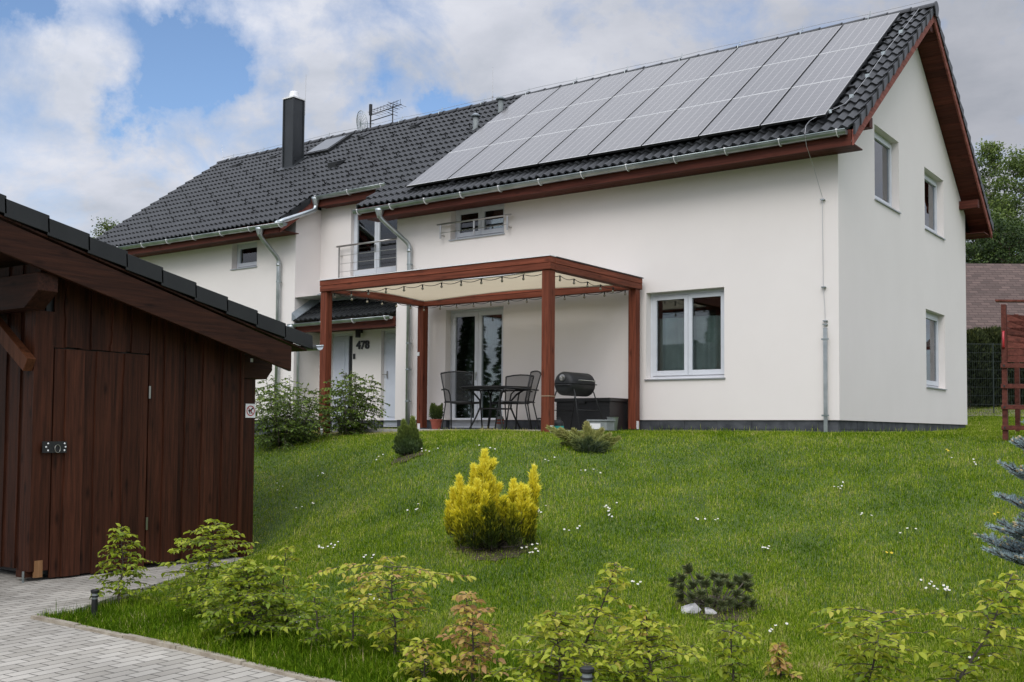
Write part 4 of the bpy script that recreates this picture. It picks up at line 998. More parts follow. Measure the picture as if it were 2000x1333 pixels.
# storage box
bx_ = thing('storage_box', 'long black plastic storage box against the wall behind the barbecue', 'storage box', (-3.7, -.5, TZ))
m = MB(); m.box((-4.36, -.80, TZ), (-3.36, -.22, .28)); 
for k in range(9): m.box((-4.358, -.806, TZ + .03 + k * .045), (-3.362, -.799, TZ + .06 + k * .045))
m.build('body', M['black'], bx_)
m = MB(); m.box((-4.39, -.83, .281), (-3.33, -.2, .34)); m.build('lid', M['black'], bx_, bevel=.012)
m = MB(); m.box((-3.92, -.838, .25), (-3.80, -.822, .30)); m.build('latch', M['black'], bx_)
# potted plant beside the rear post
p = at(852, 834, Y=-.62); pz = TZ
po = thing('flower_pot', 'small terracotta pot with a bushy green plant beside the french door', 'potted plant', (p[0], p[1], pz))
m = MB(); m.lathe((p[0], p[1], pz), [(.075, 0), (.105, .15), (.115, .15), (.118, .18), (.105, .18), (.1, .16)], 24); m.build('pot', M['terra'], po, smooth=False)
POT = (p[0], p[1], pz + .17)
# clutter beside the barbecue
p = at(1091, 838, Y=-2.3); m = MB(); m.lathe((p[0], p[1], TZ - .05), [(.075, 0), (.075, .035), (.075, .13), (.072, .16), (.03, .20), (.03, .23), (.0, .235)], 18)
bt = thing('canister', 'dark canister with a teal label standing at the foot of the middle post', 'canister', (p[0], p[1], TZ - .05)); m.build('body', M['blackm'], bt, smooth=False)
m = MB(); m.lathe((p[0], p[1], TZ - .05), [(.0765, .03), (.0765, .11)], 18); m.build('label', M['teal'], bt)
p = at(1172, 838, Y=-1.9); b_ = thing('crate', 'grey plastic crate on the terrace below the barbecue', 'crate', (p[0], p[1], TZ))
m = MB(); m.box((p[0] - .15, p[1] - .1, TZ), (p[0] + .17, p[1] + .12, TZ + .13)); m.box((p[0] - .165, p[1] - .115, TZ + .131), (p[0] + .185, p[1] + .135, TZ + .155)); m.build('body', M['greyp'], b_, bevel=.006)
m = MB(); m.box((p[0] - .13, p[1] - .112, TZ + .02), (p[0] + .07, p[1] - .101, TZ + .10)); m.build('label', M['whitem'], b_)
p = at(1183, 838, Y=-1.55); m = MB(); m.lathe((p[0] + .12, p[1], TZ), [(.06, 0), (.085, .19), (.09, .2), (.08, .2), (.07, .1)], 18); o_ = m.build('bucket', M['zinc'], None, origin=(p[0] + .12, p[1], TZ)); tag(o_, 'small zinc bucket behind the grey crate on the terrace', 'bucket')
p = at(1058, 838, Y=-2.5); ln = thing('garden_lantern', 'small dark lantern on the grass left of the middle pergola post', 'lantern', (p[0], p[1], -.25))
m = MB(); m.box((p[0] - .008, p[1] - .008, -.25), (p[0] + .008, p[1] + .008, -.1)); m.build('stake', M['black'], ln)
m = MB(); m.box((p[0] - .04, p[1] - .04, -.10), (p[0] + .04, p[1] + .04, -.085)); m.box((p[0] - .045, p[1] - .045, -.02), (p[0] + .045, p[1] + .045, .0))
for i in (-1, 1):
    for j in (-1, 1): m.box((p[0] + i * .036 - .004, p[1] + j * .036 - .004, -.085), (p[0] + i * .036 + .004, p[1] + j * .036 + .004, -.02))
m.build('cage', M['black'], ln)
p = at(976, 837, Y=-.5); jr = thing('candle_jar', 'small glass jar with orange bands on the terrace under the table', 'jar', (p[0], p[1], TZ))
m = MB(); m.lathe((p[0], p[1], TZ), [(.07, 0), (.075, .02), (.075, .19), (.06, .21), (.06, .23)], 18); m.build('glass', M['greyp'], jr)
m = MB(); m.lathe((p[0], p[1], TZ), [(.0765, .10), (.0765, .13)], 18); m.lathe((p[0], p[1], TZ), [(.0765, .15), (.0765, .18)], 18); m.build('band', M['terra'], jr)

# ================================================================== SHED WITH CARPORT ROOF
shed = thing('shed', 'dark red brown board shed with black tiled roof beside the paving', 'shed', (-6.5, -9, -1.66))
zr_ = lambda y: .90 + .26 * (-6.46 - y) if y > -12.2 else .90 + .26 * (-6.46 + 24.4 + y)
rs_ = random.Random(11)
def planks(mb, axis, c, a0, a1, z0, ztop, w0=.13, sgn=1, prof=0.0):
    """upright live-edge boards; every second one lies proud and overlaps its neighbours"""
    a = a0; k = 0
    while a < a1 - .02:
        wd = w0 * rs_.uniform(.75, 1.3); b = min(a + wd, a1); proud = (k % 2) * .018 + rs_.uniform(0, .004) + prof
        ov = .022 if k % 2 else .0; n = 14; L = []; R = []; wa = rs_.uniform(.002, .008); p1, p2, p3 = [rs_.uniform(0, 6) for _ in range(3)]
        lo = z0 + rs_.uniform(-.008, .008)
        for i in range(n + 1):
            t = i / n; za = lo + (ztop(a) - lo) * t; zb = lo + (ztop(b) - lo) * t
            wv = (wa * math.sin(t * 7 + p1) + wa * .8 * math.sin(t * 17 + p2) + wa * .4 * math.sin(t * 41 + p3)) if k % 2 else 0
            wv2 = (wa * math.sin(t * 8 + p3) + wa * .8 * math.sin(t * 15 + p1)) if k % 2 else 0
            L.append((max(a - ov + wv, a0), za)); R.append((min(b + ov + wv2, a1), zb))
        o = len(mb.v); P = lambda a_, z_, d: ((c + sgn * d, a_, z_) if axis == 'x' else (a_, c + sgn * d, z_))
        for (l, r) in zip(L, R): mb.v += [P(l[0], l[1], proud), P(r[0], r[1], proud), P(l[0], l[1], proud - .022), P(r[0], r[1], proud - .022)]
        for i in range(n):
            q = o + 4 * i
            for f in ((0, 1, 5, 4), (0, 4, 6, 2), (1, 3, 7, 5), (2, 6, 7, 3)): mb.f.append(tuple(q + j for j in f)); mb.m.append(0)
        mb.f.append((o, o + 2, o + 3, o + 1)); mb.m.append(0); q = o + 4 * n; mb.f.append((q, q + 1, q + 3, q + 2)); mb.m.append(0)
        a = b; k += 1
WX = -4.46; top_ = lambda y: zr_(y) - .30
m = MB(); m.box((-4.63, -9.655, -1.56), (WX + .012, -9.46, .93)); planks(m, 'x', WX, -9.455, -8.38, .590, top_); planks(m, 'x', WX, -8.325, -7.13, -1.60, top_)
m.box((WX - .02, -8.378, -1.60), (WX + .012, -8.330, top_(-8.33)))
planks(m, 'y', -9.56, -9.5, WX - .03, -1.57, lambda x: zr_(-9.56) - .30, .16, -1)
m.build('wall', M['sw_z'], shed)
m = MB()
m.quad((WX - .032, -9.52, -1.6), (WX - .032, -7.0, -1.6), (WX - .032, -7.0, top_(-7)), (WX - .032, -9.52, top_(-9.52)))
m.quad((-9.5, -9.53, -1.6), (WX - .03, -9.53, -1.6), (WX - .03, -9.53, top_(-9.53)), (-9.5, -9.53, top_(-9.53)))
m.box((-9.5, -7.05, -1.6), (WX - .03, -7.0, top_(-7.02))); m.box((-9.5, -9.72, -1.6), (-9.45, -7.0, .7)); m.build('inner_lining', M['black'], shed)
# door
m = MB(); planks(m, 'x', WX, -9.445, -8.385, -1.635, lambda y: .575, prof=.012); dr = m.build('door', M['sw_z'], shed)
m = MB()
for z in (.12, -1.25): m.box((WX + .03, -8.40, z), (WX + .040, -8.386, z + .13)); m.box((WX + .013, -8.384, z), (WX + .030, -8.372, z + .13))
m.build('hinge', M['steel'], dr)
m = MB(); m.box((WX + .05, -9.575, -.435), (WX + .058, -9.325, -.325)); lt = m.build('latch', M['black'], dr)
for y in (-9.53, -9.36):
    for z, dy in ((-.345, .012), (-.378, -.008 if y < -9.4 else .022), (-.412, .012)): m = MB(); m.lathe((WX + .058, y + dy, z), [(.009, 0), (.008, .004), (.003, .006)], 10, (1, 0, 0)); m.build('screw', M['whitem'], lt)
m = MB(); m.tube([(WX + .068, -9.425 + .028 * math.cos(a), -.395 + .038 * math.sin(a)) for a in np.linspace(0, 2 * math.pi, 19)], .004, 6); m.build('ring', M['steel'], lt)
m = MB(); m.box((WX - .2, -7.125, -1.66), (WX + .0, -6.945, .385)); m.build('post', M['sw_z'], shed, bevel=.006)
m = MB(); m.box((WX - .2, -9.66, -1.62), (WX - .04, -9.50, -1.55)); m.build('post', M['sw_z'], shed)
m = MB(); m.box((WX - .01, -9.60, -1.62), (WX + .022, -9.52, -1.46)); m.build('timber_block', M['raw'], shed); m = MB(); m.box((WX + .001, -6.99, -1.62), (WX + .02, -6.955, -1.53)); m.build('timber_block', M['raw'], shed)
m = MB(); m.tube([(WX + .0, -9.70, -1.70), (WX + .0, -9.70, -1.55)], .011, 8); m.build('ground_screw', M['zinc'], shed)
# beams
m = MB(); ye = -6.715; m.prism([(WX - .18, -7.6, .39), (WX - .18, -6.79, .39), (WX - .18, ye, .50), (WX - .18, ye, .66), (WX - .18, -7.6, .66)], (.155, 0, 0))
m.prism([(WX - .02, -7.128, .39), (WX - .02, -6.80, .39), (WX - .02, ye, .50), (WX - .02, ye, .66), (WX - .02, -7.128, .66)], (.04, 0, 0)); m.build('tie_beam', M['sw_y'], shed, bevel=.005)
m = MB(); m.prism([(-9.5, -9.82, .93), (-4.36, -9.82, .93), (-4.13, -9.82, 1.08), (-4.13, -9.82, 1.25), (-9.5, -9.82, 1.25)], (0, .2, 0)); m.build('purlin', M['sw_x'], shed, bevel=.005)
m = MB(); m.beam((-4.44, -9.705, .40), (-5.80, -9.705, 1.30), .14, .09, (0, 1, 0)); m.build('brace', M['sw_br'], shed, bevel=.004)
m = MB(); m.box((WX + .08, -7.095, .575), (WX + .1, -7.075, .615)); m.build('lamp', M['whitem'], shed)
# roof: underside boards, tiles, barge board, verge flaps
m = MB(); x0, x1 = -9.6, -4.07
for k in range(44):
    y0 = -6.52 - k * .13; y1 = y0 - .126
    m.add([(x, y, zr_(y) - d) for d in (.19, .17) for (x, y) in ((x0, y0), (x1, y0), (x1, y1), (x0, y1))], [(0, 1, 2, 3), (4, 7, 6, 5), (0, 4, 5, 1), (1, 5, 6, 2), (2, 6, 7, 3), (3, 7, 4, 0)])
for s_ in (-12.2 - 5.6,): m.quad((x0, -12.2, zr_(-12.19) - .17), (x1, -12.2, zr_(-12.19) - .17), (x1, s_, zr_(s_) - .17), (x0, s_, zr_(s_) - .17))
m.build('roof_boards', M['sw_x'], shed)
m = MB(); per = .15; xs = np.linspace(x0, x1 + .0, 300); pf = .028 * (np.clip(.5 + .62 * np.cos(2 * math.pi * (xs / per)), 0, 1) ** .9)
for side in (0, 1):
    for k in range(14):
        y0 = -6.44 - k * .412; y1 = y0 - .412
        if side: y0, y1 = -24.4 - y0, -24.4 - y1
        zz0 = (zr_(y0) if abs(y0 + 12.2) > .01 else .9 + .26 * 5.74); zz1 = .9 + .26 * (-6.46 - (-6.44 - (k + 1) * .412)); zz0 = .9 + .26 * (-6.46 - (-6.44 - k * .412))
        o = len(m.v); n_ = len(xs)
        for (y, z, h) in ((y0, zz0 - .07, .0), (y0, zz0 - .03, .03), (y1, zz1 - .06, .03)):
            m.v += [(float(x), y, z + float(p_)) for x, p_ in zip(xs, pf)]
        for j in (0, 1):
            for t in range(n_ - 1): q = o + j * n_ + t; m.f.append((q, q + 1, q + n_ + 1, q + n_)); m.m.append(0)
rf = m.build('roof_tiles', M['tile_matt'], shed)
m = MB(); L = .43; m.prism([(0, 0, .0), (0, -L, .26 * L + .0), (0, -L, .26 * L - .165), (0, 0, -.165)], (.02, 0, 0)); m.prism([(-.06, 0, -.004), (-.06, -L, .26 * L - .004), (-.06, -L, .26 * L - .02), (-.06, 0, -.02)], (.055, 0, 0))
v0 = m.build('verge_tile', M['tile_matt'], None, bevel=.004); v0.parent = rf
for k in range(14):
    y = -6.46 - k * .4145; loc = (-4.06, y, zr_(y) + .012)
    if k == 0: v0.location = [loc[i] - world_loc(rf)[i] for i in range(3)]; v0.rotation_euler = (rad(3.4), 0, 0)
    else: place_child(v0, rf, loc, (rad(3.4), 0, 0))
m = MB(); ya, yb_ = -6.755, -12.2; t_, b_ = .195, .50
m.prism([(-4.115, ya, zr_(ya) - t_ - .02), (-4.115, yb_, .9 + .26 * 5.74 - t_ - .02), (-4.115, yb_, .9 + .26 * 5.74 - b_), (-4.115, ya, zr_(ya) - b_)], (.045, 0, 0))
m.prism([(-4.115, -12.21, .9 + .26 * 5.74 - t_), (-4.115, -17.6, zr_(-17.6) - t_), (-4.115, -17.6, zr_(-17.6) - b_), (-4.115, -12.21, .9 + .26 * 5.74 - b_)], (.045, 0, 0)); m.build('barge_board', M['sw_y'], shed, bevel=.005)
m = MB(); n = 10; r = .06
for (x, rr) in ((x0, r), (x1 + .09, r)):
    for k in range(n + 1): a = math.pi + math.pi * k / n; m.v.append((x, -6.40 + rr * math.cos(a), .80 + rr * math.sin(a)))
for k in range(n): m.f.append((k, k + 1, n + 2 + k, n + 1 + k)); m.m.append(0)
m.tube([(x0, -6.34, .80), (x1 + .09, -6.34, .80)], .008, 6); m.build('gutter', M['zinc_new'], shed, smooth=True)
for (x, y) in ((-4.6, -17.2), (-9.3, -17.2)): m = MB(); m.box((x, y, -1.7), (x + .16, y + .16, zr_(y) - .3)); m.build('post', M['sw_z'], shed)
# notice on the corner post
sg = thing('notice_sign', 'small white sign with a crossed-out squatting dog on the shed post', 'sign', (WX + .01, -7.02, .02))
m = MB(); m.box((WX + .001, -7.088, -.062), (WX + .006, -6.948, .098)); m.build('panel', M['whitem'], sg)
m = MB(); cy_, cz_ = -7.018, .018; n = 32; rr = (.060, .049)
for r in rr: m.v += [(WX + .0085, cy_ + r * math.cos(2 * math.pi * k / n), cz_ + r * math.sin(2 * math.pi * k / n)) for k in range(n)]
m.f = [(k, (k + 1) % n, n + (k + 1) % n, n + k) for k in range(n)]; m.m = [0] * n
m.obox((WX + .0092, cy_, cz_), (.0006, 0, 0), (0, .037, -.037), (0, .0028, .0028)); m.build('ban_ring', M['red'], sg)
m = MB(); dog = [(-.035, .000), (-.03, .012), (-.005, .014), (.014, .024), (.018, .036), (.03, .036), (.040, .026), (.038, .020), (.026, .018), (.020, .004), (.012, -.008), (.016, -.028), (.022, -.032), (.008, -.032), (.004, -.010), (-.010, -.008), (-.004, -.026), (.0, -.034), (-.016, -.034), (-.022, -.016), (-.030, -.006)]
P = [Vector((WX + .0078, cy_ + a, cz_ + b)) for a, b in dog]; m.add(P, [tuple(t) for t in tessellate_polygon([P])]); m.build('dog_symbol', M['black'], sg)

# ================================================================== PLAYHOUSE, NEIGHBOUR, FENCE
base = CAM + 13.0 * ray(1964, 852); bz = float(hgt(base[0], base[1])); rv = np.array([.809, .588, 0]); fv = np.array([-.588, .809, 0]); fvn = fv; fv = FWD + RIGHT * .62; fv[2] = 0; fv = fv / np.linalg.norm(fv)
ph = thing('playhouse', 'brown wooden climbing frame with rungs and a red handle at the right edge', 'climbing frame', (base[0], base[1], bz))
B0 = np.array([base[0], base[1], bz]); ez = np.array([0, 0, 1.])
for (a, b) in ((0, 0), (1.25, 0), (0, 1.25), (1.25, 1.25)):
    m = MB(); c = B0 + rv * a + fv * b; m.obox(c + ez * .80, rv * .032, fv * .045, ez * .87); m.build('post', M['play'], ph, bevel=.005)
rz_ = lambda v: at(1985, v, D=13.0)[2] - bz
for v in (715, 755, 796, 836):
    m = MB(); m.obox(B0 + rv * .62 - fv * .062 + ez * rz_(v), rv * .66, fv * .016, ez * .028); rg = m.build('rung', M['play'], ph, bevel=.004)
    q = MB(); q.lathe(B0 + rv * .0 - fv * .078 + ez * rz_(v), [(.014, 0), (.012, .006)], 10, tuple(-fv)); q.build('bolt', M['black'], rg)
m = MB(); zt = rz_(623)
for k in range(7):
    z0 = rz_(715) + .05 + k * .085; xr = 1.25
    m.prism([B0 + rv * .034 + fv * .03 + ez * z0, B0 + rv * xr + fv * .03 + ez * (z0 - .0), B0 + rv * xr + fv * .03 + ez * min(z0 + .08, 1.45 - .35), B0 + rv * .034 + fv * .03 + ez * (z0 + .08)], fv * .018)
m.build('side_boards', M['play'], ph)
m = MB(); m.obox(B0 + rv * .62 + ez * (rz_(587)), rv * .72, fv * .06, ez * .012); m.build('top_rail', M['play'], ph)
m = MB(); z1, z2 = rz_(648), rz_(680); m.tube([B0 - fv * .046 + rv * -.0 + ez * z1, B0 - fv * .09 + ez * (z1 - .015), B0 - fv * .09 + ez * (z2 + .015), B0 - fv * .046 + ez * z2], .013, 10); m.build('grab_handle', M['red'], ph, smooth=True)
for k in range(6): m = MB(); m.obox(B0 + rv * (.3 + k * .18) + fv * 1.2 + ez * 1.30, rv * .07, fv * .012, ez * .26); m.build('rear_board', M['play'], ph)
# neighbouring house
fv = fvn
E0 = at(1887, 645, D=34); R0 = at(1887, 512, D=37)
def shingle():
    m, t, b = newmat('brown_shingles'); g = N(t, 'ShaderNodeNewGeometry'); rot = N(t, 'ShaderNodeVectorRotate', rotation_type='Z_AXIS'); rot.inputs['Angle'].default_value = -math.atan2(.588, .809); t.links.new(g.outputs['Position'], rot.inputs[0])
    s = N(t, 'ShaderNodeSeparateXYZ'); t.links.new(rot.outputs[0], s.inputs[0]); c = N(t, 'ShaderNodeCombineXYZ'); t.links.new(s.outputs[0], c.inputs[0]); t.links.new(s.outputs[2], c.inputs[1])
    br = N(t, 'ShaderNodeTexBrick'); br.inputs['Scale'].default_value = 1; br.inputs['Brick Width'].default_value = .30; br.inputs['Row Height'].default_value = .095; br.inputs['Mortar Size'].default_value = .010
    br.inputs['Color1'].default_value = (.070, .048, .040, 1); br.inputs['Color2'].default_value = (.125, .085, .072, 1); br.inputs['Mortar'].default_value = (.05, .028, .024, 1); t.links.new(c.outputs[0], br.inputs['Vector']); t.links.new(br.outputs[0], b.inputs['Base Color']); b.inputs['Roughness'].default_value = .85
    return m
M['shingle'] = shingle()
nb = thing('neighbour_house', 'low house with a brown shingle roof behind the dark hedge', 'house', (E0[0], E0[1], .6))
h2 = lambda a, b, z: np.array([E0[0] + rv[0] * a + fv[0] * b, E0[1] + rv[1] * a + fv[1] * b, z])
m = MB(); dr_ = 3.2; rise = R0[2] - E0[2]
m.prism([h2(-9, 0, E0[2]), h2(-9, dr_, E0[2] + rise), h2(-9, dr_ * 2, E0[2]), h2(-9, dr_ * 2, E0[2] - .1), h2(-9, dr_, E0[2] + rise - .12), h2(-9, 0, E0[2] - .1)], rv * 20); m.build('roof', M['shingle'], nb)
m = MB(); m.prism([h2(-8.6, .5, .2), h2(-8.6, .5, E0[2] + .3), h2(-8.6, dr_, E0[2] + rise - .2), h2(-8.6, 2 * dr_ - .5, E0[2] + .3), h2(-8.6, 2 * dr_ - .5, .2)], rv * 19.2); m.build('wall', M['sw_z'], nb)
m = MB(); m.prism([h2(-9, -.02, E0[2] - .02), h2(-9, -.02, E0[2] - .12), h2(-9, .01, E0[2] - .12), h2(-9, .01, E0[2] - .02)], rv * 20); m.build('fascia', M['ew_x'], nb)


# ================================================================== VEGETATION
rng = np.random.default_rng(7)
def nz(a): return a / (np.linalg.norm(a, axis=-1, keepdims=True) + 1e-9)
def blades(P, Dr, Nn, L, W, kind='dia', fold=.25):
    """leaf shapes; P base points, Dr direction, Nn rough upper side"""
    P = np.asarray(P); n = len(P); Dr = nz(Dr); S = nz(np.cross(Dr, Nn)); U = np.cross(S, Dr); L = np.broadcast_to(L, (n,))[:, None]; W = np.broadcast_to(W, (n,))[:, None]
    if kind == 'dia':
        V = np.stack([P, P + Dr * L * .45 + S * W / 2 + U * W * fold, P + Dr * L, P + Dr * L * .45 - S * W / 2 + U * W * fold], 1)
        f = np.array([[0, 1, 2], [0, 2, 3]])
    else:
        V = np.stack([P, P + Dr * L * .26 + S * W * .38 + U * W * fold, P + Dr * L * .58 + S * W * .45 + U * W * fold, P + Dr * L - U * L * .08,
                      P + Dr * L * .58 - S * W * .45 + U * W * fold, P + Dr * L * .26 - S * W * .38 + U * W * fold, P + Dr * L * .25, P + Dr * L * .6 + U * W * .03], 1)
        f = np.array([[0, 1, 6], [0, 6, 5], [1, 2, 7], [1, 7, 6], [6, 7, 4], [6, 4, 5], [2, 3, 7], [7, 3, 4]])
    k = V.shape[1]; F = (np.arange(n)[:, None, None] * k + f[None]).reshape(-1, 3)
    return V.reshape(-1, 3), F, k
def rdir(n, zlo=-1, zhi=1):
    z = rng.uniform(zlo, zhi, n); a = rng.uniform(0, 2 * math.pi, n); r = np.sqrt(1 - z * z); return np.stack([r * np.cos(a), r * np.sin(a), z], -1)
# --- lawn
def in_poly(x, y, poly):
    c = np.zeros(len(x), bool); n = len(poly)
    for i in range(n):
        x1, y1 = poly[i]; x2, y2 = poly[(i + 1) % n]
        k = ((y1 > y) != (y2 > y)) & (x < (x2 - x1) * (y - y1) / (y2 - y1 + 1e-12) + x1); c ^= k
    return c
def blocked(x, y):
    b = in_poly(x, y, pav_poly); b |= (x > -8.08) & (x < -3.1) & (y > -2.36); b |= (x > XL) & (x < .0) & (y > .02) & (y < 7.6) & ~((x > XA) & (x < XB) & (y < YR))
    b |= (x < -4.5) & (y > -9.8) & (y < -6.95) & (x > -9.6); return b
def smooth_noise(x, y, f, seed):
    r = np.random.default_rng(seed); o = np.zeros_like(x)
    for k in range(6):
        a = r.uniform(0, 6.28); ff = f * r.uniform(.6, 1.7); o += np.sin((x * math.cos(a) + y * math.sin(a)) * ff + r.uniform(0, 6.28) + 1.3 * np.sin((x * math.sin(a) - y * math.cos(a)) * ff * .7))
    return o / 6
def scatter(n, dmin, dmax, ulo=-120, uhi=2120, power=1.0):
    """points on the lawn, denser near the viewer"""
    t = rng.uniform(0, 1, n); d = dmin * (dmax / dmin) ** t if power == 1 else dmin + (dmax - dmin) * t
    u = rng.uniform(ulo, uhi, n); k = (u - CX) / FPX
    f2 = FWD[:2]; r2 = RIGHT[:2]
    x = CAM[0] + d * (f2[0] + r2[0] * k); y = CAM[1] + d * (f2[1] + r2[1] * k); return x, y, d
x, y, d = scatter(780000, 4.6, 21.0)
x2, y2, d2 = scatter(130000, 19, 30, 1780, 2200); k2 = d2 > 0; x, y, d = np.r_[x, x2[k2]], np.r_[y, y2[k2]], np.r_[d, d2[k2]]
keep = ~blocked(x, y); x, y, d = x[keep], y[keep], d[keep]
z = hgt(x, y); n = len(x)
clump = smooth_noise(x, y, 9, 3); big = smooth_noise(x, y, 1.3, 5); mid = smooth_noise(x, y, 3.6, 8)
L = (.036 + .012 * clump + .010 * big) * rng.uniform(.6, 1.4, n)
# unmown edge along the kerb and the row of young hornbeams
e0, e1 = np.array(T0), np.array(T2); ev = (e1 - e0) / np.linalg.norm(e1 - e0); en = np.array([-ev[1], ev[0]]); sgn_ = 1 if en @ (np.array([2., -6.]) - e0) > 0 else -1; en = en * sgn_
de = (x - e0[0]) * en[0] + (y - e0[1]) * en[1]; strip = np.clip(1.15 - np.abs(de - .45) / .75, 0, 1); along = (x - e0[0]) * ev[0] + (y - e0[1]) * ev[1]
L *= 1 + strip * rng.uniform(.2, 1.9, n); L *= 1 + 1.4 * (rng.uniform(0, 1, n) < .012)
bed = np.maximum(np.clip(1 - np.abs(y + 2.65) / .5, 0, 1) * (x < -3.4) * (x > -8.6), np.clip(1.3 - np.hypot((x + 8.5) / 1.1, (y + .6) / 1.0), 0, 1)); L *= 1 - .45 * bed
hfoot = np.clip(1 - np.abs(y + .15) / .25, 0, 1) * (x > -3.1); L *= 1 + .9 * hfoot * rng.uniform(0, 1, n)
Wd = (.0030 + .00024 * d) * rng.uniform(.7, 1.3, n)
a = rng.uniform(0, 6.28, n); lean = rng.uniform(.05, .6, n); hd = np.stack([np.cos(a), np.sin(a)], -1)
sd = np.stack([-np.sin(a), np.cos(a)], -1); base = np.stack([x, y, z - .004], -1)
V = np.zeros((n, 5, 3)); V[:, 0] = base; V[:, 1] = base; V[:, 0, :2] += sd * Wd[:, None] / 2; V[:, 1, :2] -= sd * Wd[:, None] / 2
V[:, 2] = base; V[:, 2, :2] += hd * (L * lean * .28)[:, None] + sd * Wd[:, None] * .42; V[:, 2, 2] += L * .6
V[:, 3] = base; V[:, 3, :2] += hd * (L * lean * .28)[:, None] - sd * Wd[:, None] * .42; V[:, 3, 2] += L * .6
V[:, 4] = base; V[:, 4, :2] += hd * (L * lean)[:, None]; V[:, 4, 2] += L * (1.05 - lean * .35)
i5 = np.arange(n)[:, None] * 5
tone = .47 + .13 * big + .13 * mid + .10 * clump + rng.normal(0, .21, n)
tone = np.where(bed * (.5 + .5 * clump) > .22, .93 + rng.normal(0, .06, n), tone) ; tone = tone - strip * .34
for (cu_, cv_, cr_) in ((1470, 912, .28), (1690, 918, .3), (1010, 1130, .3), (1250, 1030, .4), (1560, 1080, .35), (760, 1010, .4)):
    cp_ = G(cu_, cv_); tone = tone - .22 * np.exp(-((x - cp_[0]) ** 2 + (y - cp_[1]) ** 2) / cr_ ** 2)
straw = rng.uniform(0, 1, n) < .035; tone = np.where(straw, .9, tone)
M['grass'] = leafmat('grass_blades', [(.058, .122, .005), (.130, .235, .009), (.260, .365, .020), (.48, .54, .075), (.58, .50, .24)], .45, .6, pos=[0, .3, .58, .8, 1], patch=(1.9, .75))
M['grass'].node_tree.nodes['Principled BSDF'].inputs['Specular IOR Level'].default_value = .04
grass = np_mesh('grass', V.reshape(-1, 3), F3=i5 + np.array([[2, 3, 4]]), F4=i5 + np.array([[1, 0, 2, 3]]), mat=M['grass'], attr=np.repeat(np.clip(tone, 0, 1), 5))
tag(grass, 'fresh green lawn grass on the slope below the house', 'grass', kind='stuff')
def veg(name, V, F, mat, attr, parent, origin=None):
    return np_mesh(name, V, F3=F, mat=mat, attr=attr, parent=parent, origin=origin if origin is not None else world_loc(parent))
